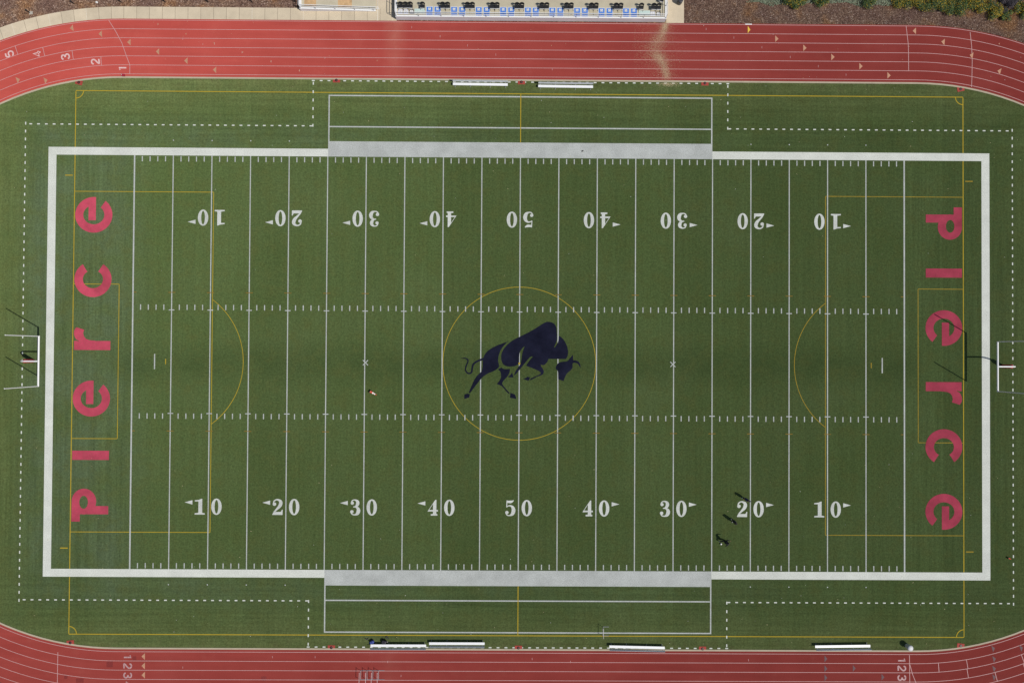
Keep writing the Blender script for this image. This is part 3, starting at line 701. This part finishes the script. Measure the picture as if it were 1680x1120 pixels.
p = G(635.2, 1051.6); r = empty('water_bottle', 'pale water bottle standing beside the black backpack', 'bottle', (p.x, p.y, 0))
mb = MB(); mb.lathe([(.05, 0), (.055, .02), (.055, .2), (.025, .25)], 14); mb.build('bottle_body', plain('pale_plastic', (.62, .55, .52), .3), r)
mb = MB(); mb.lathe([(.028, .25), (.028, .285), (.01, .29)], 12); mb.build('cap', M_BLACK, r)
def shoe(px, py, rz, label):  # shoe-shaped stand-in for a small dark mark near the bags
    p = G(px, py); r = empty('shoe', label, 'shoe', (p.x, p.y, 0), rz, 'small dark shoe-shaped items on the turf by the bench')
    mb = MB(); mb.box(-.15, -.05, 0, .15, .05, .03); mb.build('sole', M_BLACK, r, bevel=.012)
    mb = MB(); mb.box(-.145, -.045, .03, .14, .045, .065); mb.box(-.145, -.042, .065, -.02, .042, .12); mb.build('upper', M_DKMETAL, r, bevel=.015)
shoe(600.9, 1047.4, -.6, 'small dark shoe-shaped item, left one of the pair left of the blue backpack'); shoe(603.4, 1047.0, .9, 'small dark shoe-shaped item, right one of the pair left of the blue backpack')
shoe(634.3, 1043.6, .8, 'small dark shoe-shaped item lying farthest from the bench above the black backpack'); shoe(636.2, 1046.2, -.5, 'small dark shoe-shaped item lying between the pale bottle and the yellow line')
p = G(955.3, 248.3); r = empty('glove', 'small black glove lying on the white top side band', 'glove', (p.x, p.y, Z2), .5)
mb = MB(); mb.box(-.10, -.06, 0, .05, .06, .05)
mb.build('palm', M_BLACK, r, bevel=.02)
for i in range(4):
    mb = MB(); mb.tube([(.04, -.045 + .03 * i, .03), (.14 + (.02 if i in (1, 2) else 0), -.055 + .038 * i, .02)], .014, 6); mb.build('finger', M_BLACK, r)
mb = MB(); mb.tube([(-.04, .05, .03), (.03, .12, .02)], .015, 6); mb.build('thumb', M_BLACK, r)
p = G(203.6, 124.6); r = empty('timing_box', 'small red and white box on the curb at the waterfall start line', 'box', (p.x, p.y, .035))
mb = MB(); mb.box(-.14, -.12, 0, .16, .12, .28); mb.build('case', M_REDPAD, r, bevel=.02)
mb = MB(); mb.box(-.20, -.02, .02, -.143, .1, .24); mb.build('panel', M_WHITE, r, bevel=.01)

# ------------------------------------------------------------------ seating platform
PH = .90; PY0 = 40.76; PX0, PX1 = -14.83, 17.12
P = empty('seating_platform', 'raised concrete seating platform with blue wheelchair bays behind a white rail', 'platform', ((PX0 + PX1) / 2, PY0, 0))
def loc(x, y): return (x - (PX0 + PX1) / 2, y - PY0)
hw = (PX1 - PX0) / 2
mb = MB(); mb.box(-hw, .0, -.04, hw, .16, PH - .02); mb.build('front_wall', M_WALL, P)
mb = MB(); mb.box(-hw, .16, -.04, hw, 8.5, PH); mb.build('deck', M_DECK, P)
mb = MB(); mb.box(-hw - .02, -.02, PH - .02, hw + .02, .16, PH + .10); mb.box(-hw - .02, .16, PH + .004, -hw + .16, 8, PH + .10); mb.box(hw - .16, .16, PH + .004, hw + .02, 8, PH + .10)
mb.build('edge_curb', M_WHITE, P, bevel=.006)
def guard(parent, pts, posts, z, name='guard_rail', dark=False, off=1.05):
    """two-rail guard rail through pts (3D feet), posts at given 0..1 stations"""
    mb = MB()
    for h in (off, off * .5): mb.tube([Vector(q) + Vector((0, 0, h)) for q in pts], .034, 8)
    g = mb.build(name, M_WHITE, parent)
    for t in posts:
        L = (len(pts) - 1) * t; i = min(int(L), len(pts) - 2); q = Vector(pts[i]).lerp(Vector(pts[i + 1]), L - i)
        mb = MB(); mb.tube([q, q + Vector((0, 0, off))], .022, 8); mb.bar(q + Vector((-.06, 0, .02)), q + Vector((.06, 0, .02)), .10, .02)
        mb.build('post', M_STEEL, g)
guard(P, [(-hw + .07, .07, PH + .10), (hw - .07, .07, PH + .10)], [i / 12 for i in range(13)], 0)
guard(P, [(-hw + .07, .14, PH + .10), (-hw + .07, 7, PH + .10)], [.2, .5, 1], 0); guard(P, [(hw - .07, .14, PH + .10), (hw - .07, 7, PH + .10)], [.2, .5, 1], 0)
SYM_C = (-.02, .33)
def symbol(mb, x, y, s, z):
    q = lambda a, b: (x + a * s, y + b * s)
    mb.poly([q(*p) for p in ell(-.05, .36, .09, .09, 10)], z)
    mb.strip([q(-.04, .25), q(0, -.02), q(.2, -.02), q(.3, -.3)], .08 * s, z)
    mb.strip([q(.18 * 0 + .26 * cos(a) - .02, -.16 + .26 * sin(a)) for a in [radians(130 + 230 * i / 12) for i in range(13)]], .07 * s, z + .001)
M_SYM = plain('symbol_ink', (.10, .11, .16), .6)
BAYS = [704.7, 717.8, 745, 758.3, 785.4, 798.4, 825.5, 838.7, 866, 879, 906.2, 919.2, 946.8, 959.6, 987, 1000, 1027, 1040]
for px in BAYS:
    q0 = G(px, 18 + (px - 870) * .0085, PH); x, y = loc(q0.x, q0.y)
    y0, y1 = .20, 1.24; mb = MB()
    mb.rect(x - .38, y0, x + .38, y1, PH + .004); bay = mb.build('wheelchair_bay', M_BLUE, P)
    mb = MB(); w = .05
    for sx in (-1, 1): mb.rect(x + sx * .38 - w / 2, y0, x + sx * .38 + w / 2, y1, PH + .008)
    mb.rect(x - .38 + w / 2, y1 - w, x + .38 - w / 2, y1, PH + .008); mb.build('bay_border', M_SIGN, bay)
    mb = MB(); mb.rect(x - .15, y1 - .46, x + .15, y1 - .15, PH + .008); pl = mb.build('bay_sign', M_SIGN, bay)
    mb = MB(); symbol(mb, x, y1 - .34, .36, PH + .012); mb.build('wheelchair_symbol', M_SYM, bay) if False else None
    sy = MB(); symbol(sy, x, y1 - .30, .34, PH + .012)
    pl.data.materials.append(M_SYM); bm = bmesh.new(); bm.from_mesh(pl.data)
    for f in sy.f:
        nf = bm.faces.new([bm.verts.new(sy.v[i]) for i in f]); nf.material_index = 1
    bm.to_mesh(pl.data); bm.free()
for px, py, m in ((656.7, 19.2, M_LAV), (666, 19.2, M_LAV), (675.2, 19.2, M_DKMETAL), (1070.8, 23.2, M_LAV), (1080.3, 23.2, M_DKMETAL)):
    q0 = G(px, py, PH); x, y = loc(q0.x, q0.y); mb = MB(); mb.rect(x - .26, y - .26, x + .26, y + .26, PH + .004); s_ = mb.build('companion_bay', m, P)
    mb = MB(); mb.rect(x - .18, y - .18, x + .18, y + .18, PH + .008); sg = mb.build('bay_sign', M_SIGN, s_); mb = MB()
    symbol(mb, x, y, .32, PH + .012); sg.data.materials.append(M_SYM); bm = bmesh.new(); bm.from_mesh(sg.data)
    for f in mb.f:
        nf = bm.faces.new([bm.verts.new(mb.v[i]) for i in f]); nf.material_index = 1
    bm.to_mesh(sg.data); bm.free()
for x0, x1, py in ((680, 697.5, 18.5), (1048, 1066.5, 21.5)):
    a = loc(*G(x0, py, PH)); b = loc(*G(x1, py, PH)); mb = MB(); mb.box(a[0], a[1] - .27, PH + .004, b[0], a[1] + .27, PH + .03); mb.build('teal_mat', M_TEAL, P)
mb = MB()                                               # thin bay separator lines in front of the chairs
for px in (735, 775, 815.5, 856, 897, 937, 977.5, 1018):
    q0 = G(px - 4.2, 20, PH); x, y = loc(q0.x, q0.y); mb.rect(x - .015, .2, x + .015, 1.0, PH + .004)
mb.build('deck_joint', M_JOINT, P)
# first plank of the stands behind
p = G(660, 1.0, 1.25); q = G(1056, 3.2, 1.25)
r = empty('bleacher_plank', 'long grey-blue bleacher plank running behind the black chairs', 'bleacher', ((p.x + q.x) / 2 - 0, 43.30, PH), 0)
L = (q.x - p.x); mb = MB(); mb.box(-L / 2, -.05, .33, L / 2, .22, .37); mb.build('plank', plain('blue_grey_alu', (.30, .34, .40), .5), r, bevel=.006)
for i in range(8):
    x = -L / 2 + .5 + i * (L - 1) / 7; mb = MB(); mb.bar((x, .08, 0), (x, .08, .33), .05, .05); mb.build('bracket', M_STEEL, r)
# chairs
def chair_proto():
    r = empty('folding_chair', '', 'chair')
    mb = MB()
    pts = [(-.25, -.21), (.25, -.21), (.25, .17), (.20, .21), (-.20, .21), (-.25, .17)]
    mb.add([(x, y, .43) for x, y in pts] + [(x, y, .47) for x, y in pts], [[5, 4, 3, 2, 1, 0], [6, 7, 8, 9, 10, 11]] + [[i, (i + 1) % 6, 6 + (i + 1) % 6, 6 + i] for i in range(6)]); mb.build('seat', M_BLACK, r, bevel=.008)
    mb = MB(); n = 10; vs = []; fs = []
    for j in range(4):
        z = .47 + .37 * j / 3; wv = .27 - (.05 if j == 3 else 0)
        for i in range(n + 1):
            u = -1 + 2 * i / n; vs.append((wv * u, .26 + .06 * j / 3 + .035 - .075 * u * u, z - (.05 * u * u if j == 3 else 0)))
    for j in range(3):
        for i in range(n): a0 = j * (n + 1) + i; fs.append([a0, a0 + 1, a0 + n + 2, a0 + n + 1])
    mb.add(vs, fs, 0, True); o = mb.build('backrest', M_BLACK, r); so_ = o.modifiers.new('t', 'SOLIDIFY'); so_.thickness = .05
    mb = MB(); mb.tube([(-.27, -.22, .465), (.27, -.22, .465)], .024, 6); mb.build('front_rail', M_ALU, r); mb = MB(); mb.tube([(-.26, .20, .49), (.26, .20, .49)], .022, 6); mb.build('back_rail', M_BLACK, r)
    for s in (-1, 1):
        mb = MB(); mb.tube([(s * .26, -.30, .0), (s * .26, .02, .40), (s * .25, .25, .82)], .016, 6); mb.build('leg', M_BLACK, r)
        mb = MB(); mb.tube([(s * .23, .28, .0), (s * .23, .02, .38), (s * .23, -.18, .44)], .016, 6); mb.build('leg', M_BLACK, r)
    return r
ord_ = ['first', 'second', 'third', 'fourth', 'fifth', 'sixth', 'seventh', 'eighth']
CH = [(657, 'left one of the three black chairs at the left end of the platform'), (665.3, 'middle one of the three black chairs at the left end of the platform'), (673.2, 'right one of the three black chairs at the left end of the platform'), (693.2, 'black chair standing alone at the left behind the teal mat')]
for i, (a, b) in enumerate(((726.3, 734.5), (767, 775), (807.9, 815.6), (848.3, 856), (889, 897), (929.5, 937.2), (970.3, 977.9), (1010.6, 1018.3))):
    CH += [(a, 'left black chair of the %s pair from the left between blue bays' % ord_[i]), (b, 'right black chair of the %s pair from the left between blue bays' % ord_[i])]
CH += [(1052.2, 'black chair standing alone at the right behind the teal mat'), (1072.6, 'left one of the two black chairs at the right end of the platform'), (1080.9, 'right one of the two black chairs at the right end of the platform')]
cp = None; rc = random.Random(2)
for px, lab in CH:
    b = copy_tree(cp) if cp else chair_proto(); cp = cp or b
    tag(b, lab, 'chair', 'black chairs on the platform'); q = G(px, 10.6 + (px - 657) * .0055, PH + .45); b.location = (q.x, q.y, PH); b.rotation_euler = (0, 0, rc.uniform(-.06, .06))
q = G(1085, .5, PH + .4); b = copy_tree(cp); tag(b, 'black chair at the top right corner of the platform by the side rail', 'chair', 'black chairs on the platform'); b.location = (q.x, q.y, PH); b.rotation_euler = (0, 0, -.3)
q = G(1116.5, 1, .8); r = empty('trash_barrel', 'black barrel on the pale walkway right of the platform', 'bin', (q.x, q.y, .02))
mb = MB(); mb.lathe([(.26, 0), (.29, .3), (.29, .6), (.27, .88)], 20); mb.build('barrel', plain('dark_barrel', (.05, .05, .055), .5), r); mb = MB(); mb.lathe([(.30, .86), (.30, .90), (.2, .91)], 20); mb.build('rim', M_DKMETAL, r)

# ------------------------------------------------------------------ ramp with rails left of the platform
a = G(494, 18.5); b = G(617, 19.5); RX0, RX1, RY = a.x, b.x, a.y
r = empty('access_ramp', 'sloping concrete ramp with white curb and rails left of the platform', 'ramp', (RX0, RY, 0))
Lr = RX1 - RX0; hz = lambda x: .62 - .52 * x / Lr
def wedge(x0, x1, y0, y1, dz0=0.0, dz1=None, flat=False):
    vs = []
    for x in (x0, x1):
        for y in (y0, y1): vs += [(x, y, .021 if dz1 is None else hz(x) + dz0), (x, y, hz(x) + (dz0 if dz1 is None else dz1))]
    return vs, [[0, 1, 3, 2], [4, 6, 7, 5], [0, 4, 5, 1], [2, 3, 7, 6], [1, 5, 7, 3], [0, 2, 6, 4]]
mb = MB(); mb.add(*wedge(0, Lr, .12, 5.0)); mb.build('ramp_deck', M_DECK, r)
mb = MB(); mb.add(*wedge(0, Lr, .0, .117, -.05)); mb.build('ramp_wall', M_WALL, r)
mb = MB(); mb.add(*wedge(-.02, Lr, -.02, .16, .004, .12)); mb.add(*wedge(-.02, .2, .163, 5, .004, .12)); mb.build('ramp_curb', M_WHITE, r, bevel=.005)
guard(r, [(.08, .07, hz(0) + .12), (Lr, .07, hz(Lr) + .12), (Lr + .5, .07, hz(Lr) + .02)], [.0, .10, .23, .36, .485], 0, 'ramp_rail', off=.92)
guard(r, [(.08, .12, hz(0) + .12), (.08, 4.5, hz(0) + .12)], [.4, 1], 0, 'ramp_rail', off=.92)
for x0, x1 in ((499.5, 519), (554, 577)):
    mb = MB(); u0 = G(x0, 5, .5).x - RX0; u1 = G(x1, 5, .4).x - RX0; mb.add([(u0, .35, hz(u0) + .004), (u1, .3, hz(u1) + .004), (u1, 4.5, hz(u1) + .004), (u0, 4.5, hz(u0) + .004)], [[0, 1, 2, 3]]); mb.build('rust_stain', M_RUST, r)

# ------------------------------------------------------------------ short black posts in the mulch
POSTS = [((48.5, 21), 'short black post with a pale concrete footing in the mulch, nearest the left edge'), ((121.5, 6.5), 'short black post in the mulch next to a small white stone')] + \
        [((px, 3.5), 'short black post in the mulch above the path, %s from the left of the row' % o) for px, o in ((198.5, 'third'), (271, 'fourth'), (341.5, 'fifth'), (413.5, 'sixth'), (484.5, 'seventh'))]
pr = None
for (px, py), lab in POSTS:
    if pr is None:
        b = pr = empty('bollard', lab, 'bollard'); mb = MB(); mb.lathe([(.055, -.05), (.055, .80), (.05, .83)], 12); mb.build('stem', M_BLACK, b)
        mb = MB(); mb.lathe([(.085, .72), (.09, .74), (.09, .84), (.03, .88)], 14); mb.build('cap', M_BLACK, b)
    else: b = copy_tree(pr)
    tag(b, lab, 'bollard', 'black posts along the mulch bed'); q = G(px, py); b.location = (q.x, q.y, -.05)
q = G(50.5, 21.5); mb = MB(); mb.add([(x, y, z) for z in (-.06, -.02) for x, y in ((-.2, -.17), (.22, -.14), (.19, .2), (-.16, .18))], [[3, 2, 1, 0], [4, 5, 6, 7], [0, 1, 5, 4], [1, 2, 6, 5], [2, 3, 7, 6], [3, 0, 4, 7]])
o = mb.build('footing_slab', plain('footing', (.42, .39, .33), .9, bump=.3)); o.location = (q.x, q.y, .01); tag(o, 'pale concrete footing slab lying in the mulch at the far left', 'slab')
q = G(158.5, 4); mb = MB(); mb.add([(.16 * cos(a) * s, .13 * sin(a) * s, z) for z, s in ((0, 1), (.1, .9), (.17, .5)) for a in [2 * pi * i / 8 for i in range(8)]], [[i, (i + 1) % 8, 8 + (i + 1) % 8, 8 + i] for i in range(8)] + [[8 + i, 8 + (i + 1) % 8, 16 + (i + 1) % 8, 16 + i] for i in range(8)] + [list(range(16, 24))])
o = mb.build('stone', plain('white_stone', (.72, .71, .68), .9, bump=.3)); o.location = (q.x, q.y, -.06); tag(o, 'small white stone lying in the brown mulch near the path', 'stone')

# ------------------------------------------------------------------ flowering shrubs and ground cover
M_LEAF = [plain('leaf_dark', (.022, .045, .012), .7, var=.3), plain('leaf_mid', (.05, .095, .018), .7, var=.3), plain('leaf_light', (.095, .14, .026), .7, var=.3)]
M_FLOWER = plain('yellow_flower', (.52, .34, .012), .7, var=.3); M_TWIG = plain('twig', (.10, .075, .06), .9, var=.3)
M_SAGE = [plain('sage_a', (.16, .20, .125), .8, var=.25), plain('sage_b', (.23, .27, .18), .8, var=.25)]
M_DKSHRUB = [plain('purple_leaf', (.030, .026, .034), .8, var=.3), plain('purple_leaf_b', (.06, .05, .058), .8, var=.3)]
def card(mb, p, nrm, s, rnd, mi):
    t = nrm.orthogonal().normalized(); t.rotate(Matrix.Rotation(rnd.uniform(0, 2 * pi), 3, nrm)); u = nrm.cross(t)
    a = s * rnd.uniform(.7, 1.3); b_ = s * rnd.uniform(.4, .7)
    mb.add([p - t * a, p + u * b_ - t * a * .1, p + t * a, p - u * b_ - t * a * .1], [[0, 1, 2, 3]], mi)
def shrub(px, py, rad, h, seed, label, yellow=.4, mats=M_LEAF, group='flowering shrubs at the top right'):
    rnd = random.Random(seed); q = G(px, py, h * .5); r = empty('shrub', label, 'shrub', (q.x, q.y, -.05), 0, group)
    lumps = [(Vector((rnd.gauss(0, .42) * rad, rnd.gauss(0, .42) * rad, h * rnd.uniform(.3, .55))), rad * rnd.uniform(.34, .58)) for _ in range(11)]
    fo = MB(); fl = MB(); n = int(2300 * rad * rad)
    for _ in range(n):
        c0, lr = rnd.choice(lumps); d = Vector((rnd.gauss(0, 1), rnd.gauss(0, 1), abs(rnd.gauss(0, 1)) * .9 + .05)).normalized()
        k = lr * (rnd.random() ** .35); p = c0 + Vector((d.x * k, d.y * k, d.z * k * .8)); p.z = max(p.z, .02)
        nrm = (d + Vector((rnd.gauss(0, .5), rnd.gauss(0, .5), rnd.gauss(.4, .4)))).normalized()
        if k > lr * .82 and rnd.random() < yellow: card(fl, p + d * .03, nrm, rnd.uniform(.03, .055), rnd, 0)
        else: card(fo, p, nrm, rnd.uniform(.05, .085), rnd, rnd.choices(range(len(mats)), [.4, .4, .2][:len(mats)])[0])
    fo.build('foliage', mats, r)
    if fl.v: tag(fl.build('flowers', M_FLOWER, r), kind='stuff')
    tw = MB()
    for _ in range(9):
        c0, lr = rnd.choice(lumps); tw.tube([(rnd.gauss(0, .08), rnd.gauss(0, .08), 0), c0 * .6 + Vector((0, 0, .05)), c0], [.022, .015, .008], 5)
    tw.build('stem', M_TWIG, r)
shrub(1300, 1.5, 1.35, .8, 1, 'lone round yellow-green shrub poking out of sage ground cover', .30)
shrub(1344, -4, 1.0, .7, 2, 'small green shrub at the top edge right of the lone round shrub', .15)
shrub(1428, -4, 1.1, .7, 3, 'small dark green shrub at the top edge left of the flowering mass', .15)
for i, (px, py, rr, hh, ye, lab) in enumerate(((1478, 1, 1.35, .8, .62, 'yellow flowering shrub at the left end of the long flowering mass'), (1507, 3, 1.3, .8, .5, 'yellow flowering shrub second from the left in the long mass'), (1532, 0, 1.35, .8, .34, 'greener flowering shrub third from the left in the long mass'),
        (1556, 9, 1.25, .85, .16, 'dark green sparsely flowered shrub bulging toward the track'), (1580, 4, 1.35, .9, .34, 'mixed green and yellow shrub right of the dark green bulge'), (1604, 5, 1.35, .9, .66, 'densely flowered yellow shrub near the right end of the mass'),
        (1630, 19, 1.15, .8, .62, 'yellow shrub reaching farthest down toward the track'), (1650, 24, .8, .6, .12, 'low dark green shrub below the purple bush'), (1679, 17, 1.1, .8, .5, 'yellow flowering shrub at the right picture edge'), (1500, -16, 1.4, .9, .5, 'yellow flowering shrub behind the left end of the mass at the top edge'), (1560, -14, 1.5, .9, .5, 'yellow flowering shrub behind the dark green bulge at the top edge'), (1618, -12, 1.3, .9, .5, 'yellow flowering shrub at the top edge left of the purple bush'))):
    shrub(px, py, rr, hh, 20 + i, lab, ye)
shrub(1661, 4, 1.15, .8, 44, 'dark purplish leafless bush among the yellow shrubs', 0, M_DKSHRUB)
gc = MB(); rg = random.Random(8)
for _ in range(9000):
    px = rg.uniform(1225, 1470); lim = 7.5 + 3.5 * sin(px * .045) + 2 * sin(px * .13)
    if 1270 < px < 1330: lim -= 3
    py = rg.uniform(-12, lim)
    if rg.random() < .3 * (py / max(lim, 1) if py > 0 else 0) or px < 1245 and rg.random() < (1245 - px) / 22: continue
    q = G(px, py); h = rg.uniform(.0, .16)
    card(gc, Vector((q.x, q.y, h - .04)), Vector((rg.gauss(0, .5), rg.gauss(0, .5), 1)).normalized(), rg.uniform(.05, .09), rg, rg.randrange(2))
tag(gc.build('ground_cover', M_SAGE), kind='stuff')
dg = MB()                                                   # tufts of dry grass and brighter chips in the mulch
for _ in range(2600):
    px = rg.choice((rg.uniform(0, 490), rg.uniform(1124, 1680))); q = G(px, rg.uniform(-10, 75)); cx = max(-RC, min(RC, q.x))
    rr = hypot(q.x - cx, q.y)
    if rr < (42.2 if q.x < 0 else 40.85): continue
    card(dg, Vector((q.x, q.y, rg.uniform(-.04, .03))), Vector((rg.gauss(0, .35), rg.gauss(0, .35), 1)).normalized(), rg.uniform(.018, .04), rg, rg.choice((0, 0, 0, 1, 1, 2)))
tag(dg.build('wood_chips', [plain('chip_tan', (.24, .165, .11), .9), plain('chip_brown', (.12, .07, .05), .9), plain('chip_pale', (.46, .41, .35), .9)]), kind='stuff')

# ------------------------------------------------------------------ people
M_SKIN = plain('skin', (.30, .17, .11), .6, var=.05); M_HAIR = plain('black_hair', (.010, .008, .007), .5)
M_SHOEW = plain('white_shoe', (.42, .42, .42), .5, var=.04)
def person(px, py, rz, label, J, shirt, trousers, long_sleeve=False, shorts=False):
    """J: joint positions of the pose, body facing +Y"""
    q = G(px, py); r = empty('person', label, 'person', (q.x, q.y, Z1), rz, 'people on the field')
    V = []; Rr = []; E_ = []
    def v(p, rad): V.append(Vector(p)); Rr.append(rad); return len(V) - 1
    pel = v(J['pelvis'], .135); sp = v(J['waist'], .125); ch = v(J['chest'], .150); nb = v(J['neck'], .065); hb = v(J['head'] + Vector((0, .0, -.07)), .085); ht = v(J['head'] + Vector((0, -.01, .03)), .098); tp = v(J['head'] + Vector((0, -.01, .11)), .06)
    ns = v(J['head'] + Vector((0, .105, -.02)), .018)
    E_ += [(pel, sp), (sp, ch), (ch, nb), (nb, hb), (hb, ht), (ht, tp), (hb, ns)]
    bones = [('torso', pel, sp), ('torso', sp, ch), ('torso', ch, nb), ('head', nb, hb), ('head', hb, tp)]
    for s in 'LR':
        sg = -1 if s == 'L' else 1
        sh = v(J['sh' + s], .068); el = v(J['el' + s], .045); wr = v(J['wr' + s], .030)
        d = (J['wr' + s] - J['el' + s]).normalized(); pm = v(J['wr' + s] + d * .06, .034)
        E_ += [(ch, sh), (sh, el), (el, wr), (wr, pm)]; bones += [('torso', ch, sh), ('uarm', sh, el), ('farm', el, wr), ('hand', wr, pm)]
        side = d.cross(Vector((0, 1, 0)) if abs(d.y) < .8 else Vector((1, 0, 0))).normalized(); pn = side.cross(d)
        for i, fl in enumerate((.075, .088, .082, .062)):
            o_ = side * (-.030 + .020 * i); k = v(J['wr' + s] + d * .105 + o_, .0095); k2 = v(J['wr' + s] + d * (.105 + fl * .5) + o_ * 1.1 - pn * .008, .009); k3 = v(J['wr' + s] + d * (.105 + fl * .85) + o_ * 1.15 - pn * .028, .0075)
            E_ += [(pm, k), (k, k2), (k2, k3)]; bones += [('hand', pm, k), ('hand', k, k3)]
        t1 = v(J['wr' + s] + d * .05 - side * .045, .0105); t2 = v(J['wr' + s] + d * .085 - side * .062 - pn * .012, .009); E_ += [(pm, t1), (t1, t2)]; bones += [('hand', t1, t2)]
        hp_ = v(J['hip' + s], .095); kn = v(J['kn' + s], .062); an = v(J['an' + s], .043); toe = v(J['toe' + s], .036)
        E_ += [(pel, hp_), (hp_, kn), (kn, an), (an, toe)]; bones += [('hip', pel, hp_), ('thigh', hp_, kn), ('shin', kn, an), ('foot', an, toe)]
    me = bpy.data.meshes.new('body'); me.from_pydata([tuple(p) for p in V], E_, [])
    o = bpy.data.objects.new('body', me); COL.objects.link(o)
    sk = o.modifiers.new('sk', 'SKIN'); sk.use_smooth_shade = True
    bulk = [1.28 if .055 < q_ < .16 and i_ not in (nb, hb, ht, tp) else 1.0 for i_, q_ in enumerate(Rr)]
    for i, dta in enumerate(me.skin_vertices[0].data): dta.radius = (Rr[i] * bulk[i], Rr[i] * bulk[i]); dta.use_root = (i == 0)
    o.modifiers.new('su', 'SUBSURF').levels = 1; o.modifiers['su'].render_levels = 1
    bpy.context.view_layer.update()
    em = bpy.data.meshes.new_from_object(o.evaluated_get(bpy.context.evaluated_depsgraph_get()))
    o.modifiers.clear(); o.data = em; em.materials.clear(); em.materials.append(M_SKIN); o.parent = r
    cls = []
    for f in em.polygons:
        best = None
        for nme, a, b in bones:
            A, B = V[a], V[b]; ab = B - A; t = max(0, min(1, (f.center - A).dot(ab) / max(ab.length_squared, 1e-9))); dd = (f.center - A - ab * t).length - (Rr[a] * (1 - t) + Rr[b] * t) * .8
            if best is None or dd < best[0]: best = (dd, nme, t)
        cls.append(best[1:])
    def cloth(name, test, off, mat):
        mb = MB(); mp = {}
        for f, k in zip(em.polygons, cls):
            if not test(k[0], k[1], f.center): continue
            idx = []
            for vi in f.vertices:
                if vi not in mp: mp[vi] = len(mb.v); vv = em.vertices[vi]; mb.v.append(tuple(vv.co + vv.normal * off))
                idx.append(mp[vi])
            mb.f.append(idx); mb.m.append(0); mb.sm.append(True)
        if mb.f: mb.build(name, mat, r)
    cloth('shirt', lambda k, t, c_: (k == 'torso') or k == 'uarm' or (long_sleeve and k == 'farm'), .014, shirt)
    cloth('trousers', lambda k, t, c_: k == 'hip' or k == 'thigh' or (k == 'shin' and not shorts), .018, trousers)
    hd = J['head']
    cloth('hair', lambda k, t, c_: k == 'head' and c_.z > hd.z - .04 and (c_.y < hd.y + .045 or c_.z > hd.z + .07), .02, M_HAIR)
    for s in 'LR': cloth('shoe', lambda k, t, c_: k == 'foot' and (c_ - J['an' + s]).length < .3 and (c_ - J['an' + s]).length < (c_ - J['an' + ('R' if s == 'L' else 'L')]).length, .014, M_SHOEW)
    for s in (-1, 1):
        mb = MB(); mb.lathe([(.001, -.012), (.010, -.006), (.012, 0), (.010, .006), (.002, .011)], 8, 0, (hd.x + s * .034, hd.y + .080, hd.z + .015)); mb.build('eye', M_BLACK, r)
def vec(**k): return {a: Vector(b) for a, b in k.items()}
STAND = vec(pelvis=(0, 0, .95), waist=(0, .01, 1.12), chest=(0, .0, 1.34), neck=(0, 0, 1.52), head=(0, .03, 1.66), shL=(-.19, 0, 1.43), shR=(.19, 0, 1.43), hipL=(-.10, 0, .90), hipR=(.10, 0, .90))
JA = dict(STAND); JA.update(vec(elL=(-.42, -.05, 1.22), wrL=(-.20, .12, 1.05), elR=(.36, -.10, 1.18), wrR=(.34, .14, 1.08), knL=(-.16, .04, .50), anL=(-.22, .0, .09), toeL=(-.25, .16, .045), knR=(.18, .05, .50), anR=(.24, .0, .09), toeR=(.27, .16, .045)))
JB = dict(STAND); JB.update(vec(elL=(-.26, -.04, 1.16), wrL=(-.24, .10, .92), elR=(.25, -.03, 1.16), wrR=(.20, .16, .98), knL=(-.13, .05, .50), anL=(-.16, .02, .09), toeL=(-.18, .18, .045), knR=(.13, .02, .50), anR=(.15, -.06, .09), toeR=(.18, .10, .045)))
JC = vec(pelvis=(0, 0, .93), waist=(0, .05, 1.09), chest=(0, .12, 1.30), neck=(0, .18, 1.47), head=(0, .24, 1.60), shL=(-.19, .12, 1.39), shR=(.19, .12, 1.39), hipL=(-.10, 0, .88), hipR=(.10, 0, .88),
         elL=(-.30, .28, 1.18), wrL=(-.18, .48, 1.28), elR=(.32, -.12, 1.22), wrR=(.34, -.06, .98), knL=(-.12, -.06, .47), anL=(-.13, -.48, .46), toeL=(-.13, -.58, .30), knR=(.11, .28, .58), anR=(.12, .34, .10), toeR=(.12, .50, .05))
person(1221, 816.8, radians(150), 'person in a dark blue top standing just above the bottom twenty, arms bent', JA, plain('navy_shirt', (.016, .018, .085), .8), plain('dark_trousers', (.015, .015, .02), .8))
person(1201.5, 853, radians(120), 'person in black standing upright left of the bottom twenty', JB, plain('black_shirt', (.012, .012, .016), .8), plain('black_trousers', (.012, .012, .015), .8), True)
person(1186.5, 886.5, radians(-75), 'person in black running, lowest of the three on the field', JC, plain('black_top', (.011, .011, .015), .8), plain('black_shorts', (.014, .014, .018), .8), True)
p = G(1182.6, 891.6)
r = empty('ball', 'small white ball beside the running person in black', 'ball', (p.x, p.y, Z1))
mb = MB(); mb.lathe([(.002, .0), (.055, .012), (.095, .055), (.11, .11), (.095, .165), (.055, .208), (.002, .22)], 18); mb.build('cover', M_WHITE, r)
mb = MB(); mb.lathe([(.112, .10), (.113, .11), (.112, .12)], 18); mb.build('seam', M_DKMETAL, r)
